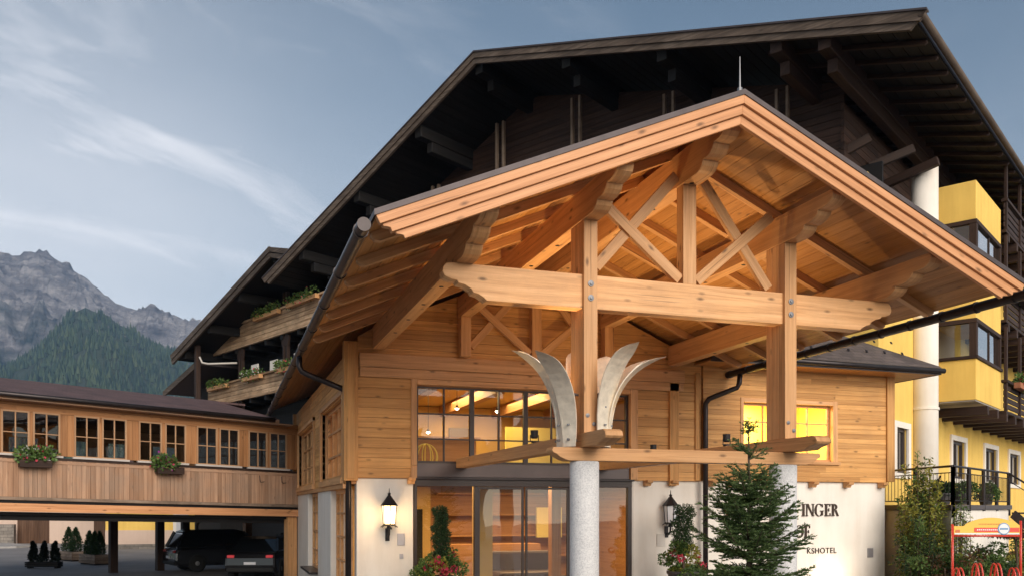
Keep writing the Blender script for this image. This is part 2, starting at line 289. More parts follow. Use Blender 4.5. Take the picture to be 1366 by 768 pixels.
# ------------------------------------------------------------------ mesh builder
def rootmat(o):
    while o.parent: o = o.parent
    return Matrix.Translation(o.location) @ Matrix.Rotation(o.rotation_euler.z, 4, 'Z')
class MB:
    def __init__(s): s.v = []; s.f = []; s.uv = []
    def face(s, pts, g=V((1, 0, 0)), off=(0, 0)):
        pts = [V(p) for p in pts]
        n = V((0, 0, 0))
        for i in range(len(pts)):
            a, b = pts[i], pts[(i + 1) % len(pts)]; n += a.cross(b)
        if n.length < 1e-12: n = V((0, 0, 1))
        n.normalize(); g = V(g)
        e = n.cross(g)
        if e.length < 0.15:
            a = n.orthogonal().normalized(); b = n.cross(a)
            uv = [(p.dot(a) * 0.4 + off[0], p.dot(b) * 0.4 + off[1]) for p in pts]
        else:
            e.normalize(); uv = [(p.dot(g) + off[0], p.dot(e) + off[1]) for p in pts]
        i0 = len(s.v)
        return pts, uv
    def prism(s, pts, ext, g=None):
        pts = [V(p) for p in pts]; ext = V(ext)
        if g is None:
            g = (pts[1] - pts[0])
            if ext.length > max((pts[i] - pts[i - 1]).length for i in range(len(pts))): g = ext
        g = V(g).normalized(); off = (random.uniform(0, 50), random.uniform(0, 50))
        n = V((0, 0, 0))
        for i in range(len(pts)): n += pts[i].cross(pts[(i + 1) % len(pts)])
        if n.dot(ext) > 0: pts = pts[::-1]
        k = len(pts); i0 = len(s.v)
        s.v += [tuple(p) for p in pts] + [tuple(p + ext) for p in pts]
        fs = [list(range(k)), [2 * k - 1 - i for i in range(k)]]
        for i in range(k):
            j = (i + 1) % k; fs.append([j, i, i + k, j + k])
        allp = pts + [p + ext for p in pts]
        for f in fs:
            _, uv = s.face([allp[i] for i in f], g, off)
            s.f.append([i + i0 for i in f]); s.uv += uv
    def box(s, a, b, g=None):
        a = V(a); b = V(b)
        x0, x1 = sorted((a.x, b.x)); y0, y1 = sorted((a.y, b.y)); z0, z1 = sorted((a.z, b.z))
        if g is None:
            d = (x1 - x0, y1 - y0, z1 - z0); i = d.index(max(d)); g = [(1, 0, 0), (0, 1, 0), (0, 0, 1)][i]
        s.prism([(x0, y0, z0), (x1, y0, z0), (x1, y0, z1), (x0, y0, z1)], (0, y1 - y0, 0), g)
    def beam(s, p0, p1, wd, ht, up=(0, 0, 1)):
        p0 = V(p0); p1 = V(p1); ax = (p1 - p0).normalized(); sd = ax.cross(V(up)).normalized(); u = sd.cross(ax)
        q = [p0 + sd * a * wd / 2 + u * b * ht / 2 for a, b in ((-1, -1), (1, -1), (1, 1), (-1, 1))]
        s.prism(q, p1 - p0, ax)
    def poly(s, pts, g=(1, 0, 0)):
        off = (random.uniform(0, 9), random.uniform(0, 9)); i0 = len(s.v)
        s.v += [tuple(V(p)) for p in pts]; _, uv = s.face(pts, V(g).normalized(), off); s.f.append([i + i0 for i in range(len(pts))]); s.uv += uv
    def tube(s, path, r, n=10, cap=True):
        path = [V(p) for p in path]; rings = []; i0 = len(s.v); rr = r if isinstance(r, (list, tuple)) else [r] * len(path)
        ref = None
        for i, p in enumerate(path):
            d = (path[min(i + 1, len(path) - 1)] - path[max(i - 1, 0)]).normalized()
            if ref is None: ref = d.orthogonal().normalized()
            else:
                ref = (ref - d * ref.dot(d)); ref = ref.normalized() if ref.length > 1e-6 else d.orthogonal().normalized()
            b = d.cross(ref)
            for k in range(n):
                a = 2 * math.pi * k / n; s.v.append(tuple(p + (ref * math.cos(a) + b * math.sin(a)) * rr[i]))
        for i in range(len(path) - 1):
            for k in range(n):
                a = i0 + i * n + k; b = i0 + i * n + (k + 1) % n
                s.f.append([a, b, b + n, a + n]); s.uv += [(i * .3, k * .05), (i * .3, k * .05 + .05), (i * .3 + .3, k * .05 + .05), (i * .3 + .3, k * .05)]
        if cap:
            for base, rev in ((i0, True), (i0 + (len(path) - 1) * n, False)):
                f = [base + k for k in range(n)]
                if rev: f = f[::-1]
                s.f.append(f); s.uv += [(0, 0)] * n
    def lathe(s, prof, c=(0, 0, 0), n=20, a0=0.0):
        i0 = len(s.v); c = V(c)
        for r, z in prof:
            for k in range(n):
                a = a0 + 2 * math.pi * k / n; s.v.append((c.x + r * math.cos(a), c.y + r * math.sin(a), c.z + z))
        for i in range(len(prof) - 1):
            for k in range(n):
                a = i0 + i * n + k; b = i0 + i * n + (k + 1) % n
                s.f.append([a, b, b + n, a + n]); s.uv += [(k / n, prof[i][1]), ((k + 1) / n, prof[i][1]), ((k + 1) / n, prof[i + 1][1]), (k / n, prof[i + 1][1])]
        for base, rev, r in ((i0, True, prof[0][0]), (i0 + (len(prof) - 1) * n, False, prof[-1][0])):
            if r > 1e-4:
                f = [base + k for k in range(n)]
                if rev: f = f[::-1]
                s.f.append(f); s.uv += [(0, 0)] * n
    def shift(s, fn):
        s.v = [tuple(fn(V(p))) for p in s.v]; return s
    def build(s, name, mat, parent=None, bevel=0.0, smooth=False, local=False):
        me = bpy.data.meshes.new(name); me.from_pydata(s.v, [], s.f)
        ul = me.uv_layers.new(name='UVMap'); ul.data.foreach_set('uv', np.array(s.uv, dtype=np.float32).ravel())
        me.materials.append(M[mat] if isinstance(mat, str) else mat)
        if smooth: me.polygons.foreach_set('use_smooth', [True] * len(me.polygons))
        o = bpy.data.objects.new(name, me); COL.objects.link(o)
        if parent:
            o.parent = parent
            if not local: me.transform(rootmat(parent).inverted())
        if bevel:
            b = o.modifiers.new('bevel', 'BEVEL'); b.width = bevel; b.segments = 2; b.limit_method = 'ANGLE'; b.angle_limit = R(40)
        me.update(); return o
def each(name, mat, parent, items, local=False, bevel=0.0):
    for it in items:
        mb = MB(); mb.box(it[0], it[1], it[2] if len(it) > 2 else None); mb.build(name, mat, parent, bevel=bevel, local=local)
def thing(name, loc, label, cat, group=None, rz=0.0, kind=None):
    o = bpy.data.objects.new(name, None); COL.objects.link(o); o.location = loc; o.rotation_euler = (0, 0, rz); o.empty_display_size = 0.2
    tag(o, label, cat, group, kind); return o
def tag(o, label=None, cat=None, group=None, kind=None):
    for k, x in (('label', label), ('category', cat), ('group', group), ('kind', kind)):
        if x: o[k] = x
    return o
def kids(o): return [c for c in bpy.data.objects if c.parent == o]
def dup(o, parent=None, **kw):
    c = o.copy(); COL.objects.link(c); c.parent = parent
    for ch in kids(o): dup(ch, c)
    return c
def place(o, loc, rz=None, label=None):
    o.location = loc
    if rz is not None: o.rotation_euler = (0, 0, rz)
    if label: o['label'] = label
    return o
def shade_lamp(kind, name, loc, parent, energy, color, size=0.1, target=None, spot=None):
    l = bpy.data.lights.new(name, kind); l.energy = energy; l.color = color
    if kind == 'AREA': l.size = size
    elif kind in ('POINT', 'SPOT'): l.shadow_soft_size = size
    if spot: l.spot_size = R(spot); l.spot_blend = 0.9
    o = bpy.data.objects.new(name, l); COL.objects.link(o)
    m = Matrix.Translation(V(loc))
    if target is not None: m = m @ (V(target) - V(loc)).to_track_quat('-Z', 'Y').to_matrix().to_4x4()
    if parent: o.parent = parent; m = rootmat(parent).inverted() @ m
    o.matrix_local = m
    return o

# leaves -----------------------------------------------------------------------------
def leaf_mesh(name, pos, dirs, length, width, mat, parent=None, local=False, up=None):
    """one mesh of narrow 4-sided leaves: pos (n,3), dirs (n,3), length/width arrays"""
    pos = np.asarray(pos, float); n = len(pos); d = np.asarray(dirs, float); d /= np.linalg.norm(d, axis=1)[:, None] + 1e-9
    rnd = RNG.normal(size=(n, 3)) if up is None else np.tile(np.array(up, float), (n, 1)) + RNG.normal(size=(n, 3)) * 0.35
    sd = np.cross(d, rnd); sd /= np.linalg.norm(sd, axis=1)[:, None] + 1e-9
    L = (np.ones(n) * length)[:, None]; W = (np.ones(n) * width)[:, None]
    a = pos; b = pos + d * L * 0.45 + sd * W * 0.5; c = pos + d * L; e = pos + d * L * 0.45 - sd * W * 0.5
    v = np.stack([a, b, c, e], 1).reshape(-1, 3)
    if parent and not local:
        mi = np.array(rootmat(parent).inverted()); v = v @ mi[:3, :3].T + mi[:3, 3]
    me = bpy.data.meshes.new(name)
    me.vertices.add(4 * n); me.vertices.foreach_set('co', v.astype(np.float32).ravel())
    me.loops.add(4 * n); me.loops.foreach_set('vertex_index', np.arange(4 * n, dtype=np.int32))
    me.polygons.add(n); me.polygons.foreach_set('loop_start', np.arange(0, 4 * n, 4, dtype=np.int32))
    me.update(calc_edges=True); me.validate()
    me.materials.append(M[mat]); o = bpy.data.objects.new(name, me); COL.objects.link(o)
    if parent: o.parent = parent
    return o
def blob(n, c, r, shell=0.5):
    """n points in an ellipsoid (biased to its shell) and outward directions"""
    p = RNG.normal(size=(n, 3)); p /= np.linalg.norm(p, axis=1)[:, None]
    rad = (shell + (1 - shell) * RNG.random(n)) ** 0.7
    q = p * rad[:, None] * np.array(r) + np.array(c)
    return q, p + RNG.normal(size=(n, 3)) * 0.5
M['glass_bay'] = glassmat('bay_window_glass', (0.55, 0.6, 0.58), 2.5)
M['glass_passage'] = glassmat('passage_window_glass', (0.45, 0.47, 0.48), 1.6)
M['passage_warm'] = wood('passage_wall_spruce', (0.21, 0.088, 0.03), (0.32, 0.145, 0.055), (0.40, 0.20, 0.085), 0.6, 0.5, 0.18)
M['window_pale'] = wood('pale_window_timber', (0.28, 0.15, 0.075), (0.37, 0.21, 0.11), (0.44, 0.27, 0.15), 0.5, 0.2, 0.1)
M['carglass'] = simple('dark_car_glass', (0.01, 0.012, 0.014), 0.08, 0.0, 0.8)
M['taildim'] = simple('unlit_tail_lamp', (0.25, 0.02, 0.02), 0.2)
# ------------------------------------------------------------------ ground, courtyard, mountains
def gz(x, y):
    t = min(1, max(0, (y - 21) / 12)); s = t * t * (3 - 2 * t); lw = min(1, max(0, (9 - x) / 5)); return -0.4 * s * lw
def ground():
    me = bpy.data.meshes.new('ground'); xs = sorted(set([-3900, -2500, -800, -300, -120, -60] + [i * 3.0 for i in range(-14, 15)] + [60, 120, 300, 900, 2500, 4100]))
    ys = sorted(set([-60, -45] + [i * 3.0 for i in range(-8, 30)] + [110, 160, 300, 900, 2500, 4700]))
    v = [(x, y, gz(x, y)) for y in ys for x in xs]; n = len(xs)
    f = [(j * n + i, j * n + i + 1, (j + 1) * n + i + 1, (j + 1) * n + i) for j in range(len(ys) - 1) for i in range(n - 1)]
    me.from_pydata(v, [], f); me.materials.append(M['groundmix']); o = bpy.data.objects.new('ground', me); COL.objects.link(o); o['kind'] = 'structure'
def groundmat():
    m, t, b = newmat('ground_asphalt_meadow'); L = t.links.new
    tc = t.nodes.new('ShaderNodeTexCoord'); sp = t.nodes.new('ShaderNodeSeparateXYZ'); L(tc.outputs['Object'], sp.inputs[0])
    n = nd(t, 'ShaderNodeTexNoise', Scale=0.35, Detail=7.0, Roughness=0.7); L(tc.outputs['Object'], n.inputs['Vector'])
    a = ramp(t, n.outputs[0], [(0.3, (0.17, 0.16, 0.16)), (0.7, (0.27, 0.255, 0.25))])
    g = ramp(t, n.outputs[0], [(0.3, (0.05, 0.09, 0.02)), (0.7, (0.10, 0.14, 0.04))])
    ln = t.nodes.new('ShaderNodeVectorMath'); ln.operation = 'LENGTH'; L(tc.outputs['Object'], ln.inputs[0])
    far = mth(t, 'MULTIPLY', mth(t, 'SUBTRACT', ln.outputs['Value'], 110.0), 0.05, clamp=True)
    L(mixcol(t, far, a, g), b.inputs['Base Color']); b.inputs['Roughness'].default_value = 0.85
    n2 = nd(t, 'ShaderNodeTexNoise', Scale=55.0, Detail=4.0); L(tc.outputs['Object'], n2.inputs['Vector']); bump(t, b, n2.outputs[0], 0.4, 0.01)
    return m
M['groundmix'] = groundmat(); ground()

def fbm(x, y, seed, octs=6, gain=0.5, ridged=False):
    from mathutils import noise
    r = 0; a = 1; f = 1
    for o in range(octs):
        q = noise.noise(V((x * f + seed * 17.1, y * f - seed * 9.7, seed + o * 3.1)))
        r += a * ((1 - abs(q) * 2) if ridged else q); a *= gain; f *= 2.03
    return r
def mountains():
    # azimuth measured from camera axis, in photograph pixels of the ridge; real metres below
    ridge = [(-900, 330), (-500, 360), (-250, 300), (-120, 345), (-60, 325), (0, 338), (22, 345), (38, 338), (52, 333), (66, 342), (90, 352), (112, 372), (125, 384), (150, 402), (177, 413), (200, 411), (232, 422), (262, 430), (330, 442), (420, 452), (560, 470), (760, 500), (1000, 520), (1366, 540), (1900, 560)]
    fore = [(-900, 500), (-500, 470), (-250, 500), (-100, 490), (-30, 496), (0, 492), (40, 470), (60, 450), (78, 436), (90, 420), (104, 411), (116, 406), (127, 414), (142, 415), (158, 430), (176, 436), (192, 451), (232, 466), (280, 480), (360, 500), (500, 520), (760, 550), (1100, 560), (1900, 580)]
    def build(name, prof, Rf, depth, amp, seed, mat, rows, cols, base_frac):
        us = np.linspace(-900, 1450, cols); verts = []
        pu = [p[0] for p in prof]; pvv = [p[1] for p in prof]
        for j in range(rows):
            t = j / (rows - 1)
            for u in us:
                r0 = (u - 683) / 1159.; ln = math.hypot(1, r0)
                e = (676 - np.interp(u, pu, pvv)) / 1159. / ln
                zr = e * Rf
                # t in 0..0.8 rises from the valley to the ridge, 0.8..1 falls away behind
                if t <= 0.8: s = t / 0.8; dist = Rf - depth * (1 - s); h = zr * (0.18 * s + 0.82 * s ** 1.45)
                else: s = (t - 0.8) / 0.2; dist = Rf + depth * 0.6 * s; h = zr * (1 - s)
                az = math.atan(r0) + R(18.6)
                x = dist * math.sin(az); y = dist * math.cos(az)
                k = min(1, s * 1.3) if t <= 0.8 else (1 - s)
                na = fbm(x / 420., y / 420., seed, 5, 0.55, True) * amp * 0.85; nb_ = fbm(x / 90., y / 90., seed + 5, 5, 0.7, seed == 3) * amp * (0.42 if seed == 3 else 0.16)
                na -= amp * .9; nb_ -= amp * (.40 if seed == 3 else 0)
                g_ = math.exp(-((t - 0.8) / 0.09) ** 2); na = na * (1 - .95 * g_) + nb_ * (1 - .62 * g_)
                verts.append((x, y, h + na * k - 3))
        f = [(j * cols + i, j * cols + i + 1, (j + 1) * cols + i + 1, (j + 1) * cols + i) for j in range(rows - 1) for i in range(cols - 1)]
        me = bpy.data.meshes.new(name); me.from_pydata(verts, [], f); me.materials.append(mat); o = bpy.data.objects.new(name, me); COL.objects.link(o); o['kind'] = 'structure'
        return np.array(verts).reshape(rows, cols, 3)
    m, t, b = newmat('mountain_rock'); L = t.links.new
    tc = t.nodes.new('ShaderNodeTexCoord'); geo = t.nodes.new('ShaderNodeNewGeometry')
    mp = t.nodes.new('ShaderNodeMapping'); mp.inputs['Scale'].default_value = (0.012, 0.012, 0.026); L(tc.outputs['Object'], mp.inputs[0])
    n = nd(t, 'ShaderNodeTexNoise', Scale=1.0, Detail=10.0, Roughness=0.68); L(mp.outputs[0], n.inputs['Vector'])
    rock = ramp(t, n.outputs[0], [(0.32, (0.06, 0.058, 0.062)), (0.48, (0.19, 0.178, 0.182)), (0.65, (0.40, 0.375, 0.37))])
    sp = t.nodes.new('ShaderNodeSeparateXYZ'); L(tc.outputs['Object'], sp.inputs[0])
    n3 = nd(t, 'ShaderNodeTexNoise', Scale=0.004, Detail=8.0, Roughness=0.65); L(tc.outputs['Object'], n3.inputs['Vector'])
    hz = mth(t, 'SUBTRACT', 560.0, sp.outputs[2]); ff = mth(t, 'ADD', mth(t, 'MULTIPLY', hz, 0.004), mth(t, 'MULTIPLY', mth(t, 'SUBTRACT', n3.outputs[0], 0.5), 5.0), clamp=True)
    L(mixcol(t, ff, rock, (0.022, 0.04, 0.028)), b.inputs['Base Color']); b.inputs['Roughness'].default_value = 0.95; b.inputs['Specular IOR Level'].default_value = 0.1
    bump(t, b, n.outputs[0], 1.0, 25.0)
    build('mountain', ridge, 3600, 1700, 110, 3, m, 130, 460, 0)
    m2, t, b = newmat('forest_floor'); L = t.links.new
    tc = t.nodes.new('ShaderNodeTexCoord'); sp = t.nodes.new('ShaderNodeSeparateXYZ'); L(tc.outputs['Object'], sp.inputs[0])
    n = nd(t, 'ShaderNodeTexNoise', Scale=0.012, Detail=9.0, Roughness=0.7); L(tc.outputs['Object'], n.inputs['Vector'])
    f = mth(t, 'ADD', mth(t, 'MULTIPLY', mth(t, 'SUBTRACT', sp.outputs[2], 440.0), 0.004), mth(t, 'MULTIPLY', mth(t, 'SUBTRACT', n.outputs[0], 0.54), 7.0), clamp=True)
    L(mixcol(t, f, (0.035, 0.052, 0.03), (0.27, 0.245, 0.24)), b.inputs['Base Color']); b.inputs['Roughness'].default_value = 0.95
    bump(t, b, n.outputs[0], 1.0, 12.0)
    g = build('forested_foothill', fore, 2300, 1500, 55, 8, m2, 90, 300, 0)
    # fir forest on the foothill: more than anyone could count, one mesh of small cones
    vs = []; fs = []; rows, cols, _ = g.shape
    tries = 0
    while len(vs) < 9 * 24000 and tries < 120000:
        tries += 1
        j = random.random() ** 0.8 * 0.80 * (rows - 1); i = random.uniform(0.27, 0.66) * (cols - 1)
        j0, i0 = int(j), int(i); a, c = j - j0, i - i0
        p = (g[j0, i0] * (1 - c) + g[j0, i0 + 1] * c) * (1 - a) + (g[j0 + 1, i0] * (1 - c) + g[j0 + 1, i0 + 1] * c) * a
        clear = fbm(p[0] / 150., p[1] / 150., 2, 4)
        if p[2] > 300 and clear * 420 + (p[2] - 560) > 0: continue
        if clear > 0.30: continue
        hh = random.uniform(9, 22); rr = hh * random.uniform(0.16, 0.24); k = len(vs); z0 = p[2] - 1
        for q in range(4):
            an = q * math.pi / 2 + random.random(); vs.append((p[0] + rr * math.cos(an), p[1] + rr * math.sin(an), z0 + hh * 0.12))
        vs.append((p[0], p[1], z0 + hh))
        for q in range(4): vs.append((p[0] + rr * 0.55 * math.cos(q * 1.57 + .8), p[1] + rr * 0.55 * math.sin(q * 1.57 + .8), z0 + hh * 0.55))
        fs += [(k, k + 1, k + 4), (k + 1, k + 2, k + 4), (k + 2, k + 3, k + 4), (k + 3, k, k + 4)]
    me = bpy.data.meshes.new('forest'); me.from_pydata(vs, [], fs); me.materials.append(M['forest']); o = bpy.data.objects.new('forest', me); COL.objects.link(o)
    tag(o, 'dense dark fir forest covering the lower slope of the mountain', 'forest', kind='stuff')
M['forest'] = leafmat('far_fir_forest', [(0.012, 0.028, 0.02), (0.025, 0.048, 0.030), (0.045, 0.075, 0.04), (0.075, 0.10, 0.05)], 0.8, 0.0)
mountains()

# ------------------------------------------------------------------ wall helpers
def planks(mb, o, u, n, rows, t, holes=(), ends=None, gap=0.006):
    """horizontal boards on a wall: o corner (z=0), u along, n outward; rows [(z0,z1)]; holes (u0,u1,z0,z1); ends(z)->(uL,uR)"""
    o = V(o); u = V(u); n = V(n)
    for z0, z1 in rows:
        a0, b0 = ends(z0); a1, b1 = ends(z1)
        if b1 - a1 < 0.05: continue
        segs = [[a0, b0, a1, b1]]
        for h in holes:
            if h[2] < (z0 + z1) / 2 < h[3]:
                new = []
                for s in segs:
                    if h[0] > min(s[0], s[2]) and h[0] < max(s[1], s[3]): new.append([s[0], min(h[0], s[1]), s[2], min(h[0], s[3])])
                    if h[1] < max(s[1], s[3]) and h[1] > min(s[0], s[2]): new.append([max(h[1], s[0]), s[1], max(h[1], s[2]), s[3]])
                    if h[1] <= min(s[0], s[2]) or h[0] >= max(s[1], s[3]): new.append(s)
                segs = new
        for s in segs:
            # split long boards at random butt joints
            cuts = [0.0]
            ln = s[1] - s[0]
            while cuts[-1] < 1: cuts.append(min(1, cuts[-1] + random.uniform(2.6, 5.0) / max(ln, .1)))
            if len(cuts) > 2 and (cuts[-1] - cuts[-2]) * ln < 0.6: cuts.pop(-2)
            for c0, c1 in zip(cuts[:-1], cuts[1:]):
                e = 0.0015 if c1 < 1 else 0
                q = [(s[0] + ln * c0, z0 + gap / 2), (s[0] + ln * c1 - e, z0 + gap / 2), (s[2] + (s[3] - s[2]) * c1 - e, z1 - gap / 2), (s[2] + (s[3] - s[2]) * c0, z1 - gap / 2)]
                mb.prism([o + u * a + V((0, 0, z)) for a, z in q], -n * t, u)
def rowlist(z0, z1, h):
    k = max(1, round((z1 - z0) / h)); return [(z0 + (z1 - z0) * i / k, z0 + (z1 - z0) * (i + 1) / k) for i in range(k)]
def boxes_around(mb, o, u, n, t, u0, u1, z0, z1, holes):
    """solid wall slab with rectangular holes (non overlapping in u)"""
    o = V(o); u = V(u); n = V(n)
    def slab(a, b, c, d):
        if b - a > 1e-3 and d - c > 1e-3: mb.prism([o + u * a + V((0, 0, c)), o + u * b + V((0, 0, c)), o + u * b + V((0, 0, d)), o + u * a + V((0, 0, d))], -n * t)
    c = u0
    for h in sorted(holes):
        slab(c, h[0], z0, z1); slab(h[0], h[1], z0, h[2]); slab(h[0], h[1], h[3], z1); c = h[1]
    slab(c, u1, z0, z1)
def window(parent, o, u, n, u0, u1, z0, z1, cols, rows, fw=0.06, mw=0.03, depth=0.07, mat='frame', glass='glass', colpos=None, rowpos=None, thick=None, name='window', zs=0.0):
    """a framed window: part 'window' (frame + bars) with a sub-part 'pane'; o at u=0,z=0 on the outer frame face; zs shear of z along u"""
    o = V(o); u = V(u); n = V(n); mb = MB()
    P = lambda a, z: o + u * a + V((0, 0, z + zs * a))
    def bar(a, b, c, d, t0=0.0, t1=None):
        t1 = depth if t1 is None else t1
        mb.prism([P(a, c) - n * t0, P(b, c) - n * t0, P(b, d) - n * t0, P(a, d) - n * t0], -n * (t1 - t0))
    bar(u0, u0 + fw, z0, z1); bar(u1 - fw, u1, z0, z1); bar(u0 + fw, u1 - fw, z0, z0 + fw); bar(u0 + fw, u1 - fw, z1 - fw, z1)
    cp = colpos or [u0 + (u1 - u0) * i / cols for i in range(1, cols)]
    for i, c in enumerate(cp):
        ww = thick[i] if thick else mw
        bar(c - ww / 2, c + ww / 2, z0 + fw, z1 - fw, 0.004 if ww < .06 else -0.01, depth - 0.006)
    rp = rowpos or [z0 + (z1 - z0) * i / rows for i in range(1, rows)]
    for r in rp: bar(u0 + fw, u1 - fw, r - mw / 2, r + mw / 2, 0.008, depth - 0.010)
    f = mb.build(name, mat, parent)
    g = MB(); d = depth * 0.6
    g.poly([P(u0 + fw * .5, z0 + fw * .5) - n * d, P(u1 - fw * .5, z0 + fw * .5) - n * d, P(u1 - fw * .5, z1 - fw * .5) - n * d, P(u0 + fw * .5, z1 - fw * .5) - n * d], u)
    g.build('pane', glass, f)
    return f

# ------------------------------------------------------------------ entrance building
YR = 18.3; XS = 2.5; XC = 6.6
def top(x): return 7.57 - 0.433 * abs(x - XC)
EB = thing('entrance_building', (6.6, 18.3, 0), 'honey coloured timber entrance house with white plaster base behind the porch', 'building')
X = V((1, 0, 0)); Y = V((0, 1, 0)); Z = V((0, 0, 1))
# front plank wall with gable
mb = MB()
def endsW(z): 
    zz = z + 0.17; d = (7.57 - zz) / 0.433
    return (max(2.74, XC - d), min(10.9, XC + d))
planks(mb, (0, YR - 0.08, 0), X, -Y, rowlist(2.72, 7.35, 0.215), 0.09, [(3.92, 9.08, 2.0, 4.76)], endsW)
planks(mb, (0, YR - 0.08, 0), X, -Y, rowlist(2.74, 5.56, 0.125), 0.09, [(12.0, 14.78, 3.24, 4.72)], lambda z: (10.95, 16.36), gap=.003)
mb.build('front_board_wall', 'plank', EB, bevel=0.0022)
mb = MB()
boxes_around(mb, (0, YR + 0.013, 0), X, -Y, 0.22, 2.62, 16.4, 2.6, 5.5, [(3.98, 9.02, 2.58, 4.7), (12.06, 14.72, 3.3, 4.66)])
mb.build('wall_core', 'room_wood', EB)
# white plaster base
each('plaster_base', 'white', EB, [((2.72, YR, -0.4), (3.93, YR + 0.3, 2.715)), ((9.14, YR, -0.4), (16.38, YR + 0.3, 2.735)), ((16.08, YR + 0.302, -0.4), (16.38, 26, 2.735))], bevel=0.012)
each('plinth', 'concrete', EB, [((2.715, YR - 0.035, -0.4), (3.94, YR - 0.002, 0.22)), ((9.13, YR - 0.035, -0.4), (16.40, YR - 0.002, 0.22))])
# corner boards, door trims
each('corner_board', 'plank', EB, [((2.44, YR - 0.13, 2.66), (2.735, YR + 0.10, 5.55), Z), ((16.34, YR - 0.13, 2.76), (16.58, YR + 0.12, 5.5), Z), ((2.50, YR - 0.17, 2.70), (2.66, YR - 0.131, 5.5), Z),
    ((10.02, YR - 0.155, 2.62), (10.26, YR - 0.082, 5.2), Z), ((10.72, YR - 0.125, 2.74), (10.84, YR - 0.083, 5.3), Z)], bevel=0.006)
each('side_wall', 'plank', EB, [((16.60, YR + 0.12, 2.76), (16.50, 26, 5.5), Y)])
for x in (3.86, 9.46, 10.13, 11.2, 11.75, 12.8, 14.07, 15.12, 16.2): # carved joist ends under the boards
    mb = MB(); mb.prism([(x - .075, YR - 0.26, 2.735), (x - .075, YR - 0.02, 2.735), (x - .075, YR - 0.02, 2.60), (x - .075, YR - 0.13, 2.60), (x - .075, YR - 0.16, 2.655), (x - .075, YR - 0.24, 2.675)], (0.15, 0, 0), Y); mb.build('joist_end', 'timber', EB, bevel=0.006)
mb = MB() # wide timber bands along the wall top
each('wall_plate', 'timber', EB, [((2.76, YR - 0.175, 5.03), (10.4, YR - 0.083, 5.32), X), ((2.77, YR - 0.155, 4.83), (10.38, YR - 0.084, 5.024), X)], bevel=0.008)
mb = MB() # window surround
mb.box((3.86, YR - 0.125, 3.0), (3.985, YR + 0.05, 4.84), Z); mb.box((9.02, YR - 0.125, 2.74), (9.2, YR + 0.05, 4.84), Z); mb.box((3.99, YR - 0.122, 4.72), (9.015, YR + 0.05, 4.83), X); mb.box((3.86, YR - 0.124, 2.725), (3.985, YR + 0.05, 2.995), Z)
mb.build('window_surround', 'timber', EB, bevel=0.005)
window(EB, (0, YR + 0.02, 0), X, -Y, 3.99, 9.01, 3.05, 4.715, 8, 3, fw=0.05, mw=0.028, depth=0.08, colpos=[4.615, 5.24, 5.865, 6.49, 7.115, 7.74, 8.365], thick=[.03, .10, .03, .10, .03, .10, .03], rowpos=[4.12, 3.58], name='upper_window')
mb = MB(); mb.box((3.99, YR - 0.06, 2.755), (9.01, YR + 0.06, 3.045), X); mb.build('transom_panel', 'bronze', EB, bevel=0.004)
mb = MB(); mb.box((3.95, YR - 0.09, 2.705), (9.13, YR + 0.1, 2.75), X); mb.build('canopy_rail', 'gutter', EB)
# glazed sliding doors
mb = MB()
mb.box((3.95, YR - 0.02, 2.56), (9.10, YR + 0.12, 2.702), X)
for x, ww in ((3.98, .06), (5.33, .07), (7.56, .07), (9.05, .10)): mb.box((x - ww / 2, YR - 0.01, 0.02), (x + ww / 2, YR + 0.11, 2.558), Z)
mb.box((3.96, YR, -0.1), (9.09, YR + 0.10, 0.018), X)
mb.build('door_frame', 'frame', EB, bevel=0.003)
mb = MB(); mb.box((9.10, YR - 0.012, 0), (9.14, YR + 0.12, 2.70), Z); mb.build('door_jamb', 'white2', EB)
for x0, x1, nm in ((4.01, 5.295, 'fixed_pane'), (5.365, 6.44, 'sliding_door'), (6.48, 7.525, 'sliding_door'), (7.595, 9.0, 'fixed_pane')):
    yy = YR + (0.045 if nm == 'fixed_pane' else 0.025)
    if nm == 'sliding_door':
        f = MB()
        f.box((x0, yy - .02, .03), (x0 + .05, yy + .02, 2.55), Z); f.box((x1 - .05, yy - .02, .03), (x1, yy + .02, 2.55), Z); f.box((x0 + .05, yy - .02, .03), (x1 - .05, yy + .02, .12), X); f.box((x0 + .05, yy - .02, 2.50), (x1 - .05, yy + .02, 2.55), X)
        fo = f.build(nm, 'frame', EB); g = MB(); g.poly([(x0 + .05, yy, .12), (x1 - .05, yy, .12), (x1 - .05, yy, 2.5), (x0 + .05, yy, 2.5)]); g.build('pane', 'glass_door', fo)
    else:
        g = MB(); g.poly([(x0, yy, .02), (x1, yy, .02), (x1, yy, 2.556), (x0, yy, 2.556)]); g.build(nm, 'glass_door', EB)
# right wing window, deep orange reveal
mb = MB()
for a, b in (((11.98, YR - .10, 3.2), (12.07, YR + .1, 4.77)), ((14.68, YR - .10, 3.2), (14.82, YR + .1, 4.77))): mb.box(a, b, Z)
mb.box((12.072, YR - .098, 4.66), (14.678, YR + .1, 4.76), X); mb.box((11.93, YR - .16, 3.17), (14.87, YR + .1, 3.245), X)
mb.build('window_surround', 'timber', EB, bevel=0.005)
window(EB, (0, YR + 0.06, 0), X, -Y, 12.07, 14.68, 3.25, 4.66, 4, 2, fw=0.06, mw=0.03, depth=0.06, mat='timber', rowpos=[4.2], name='wing_window')
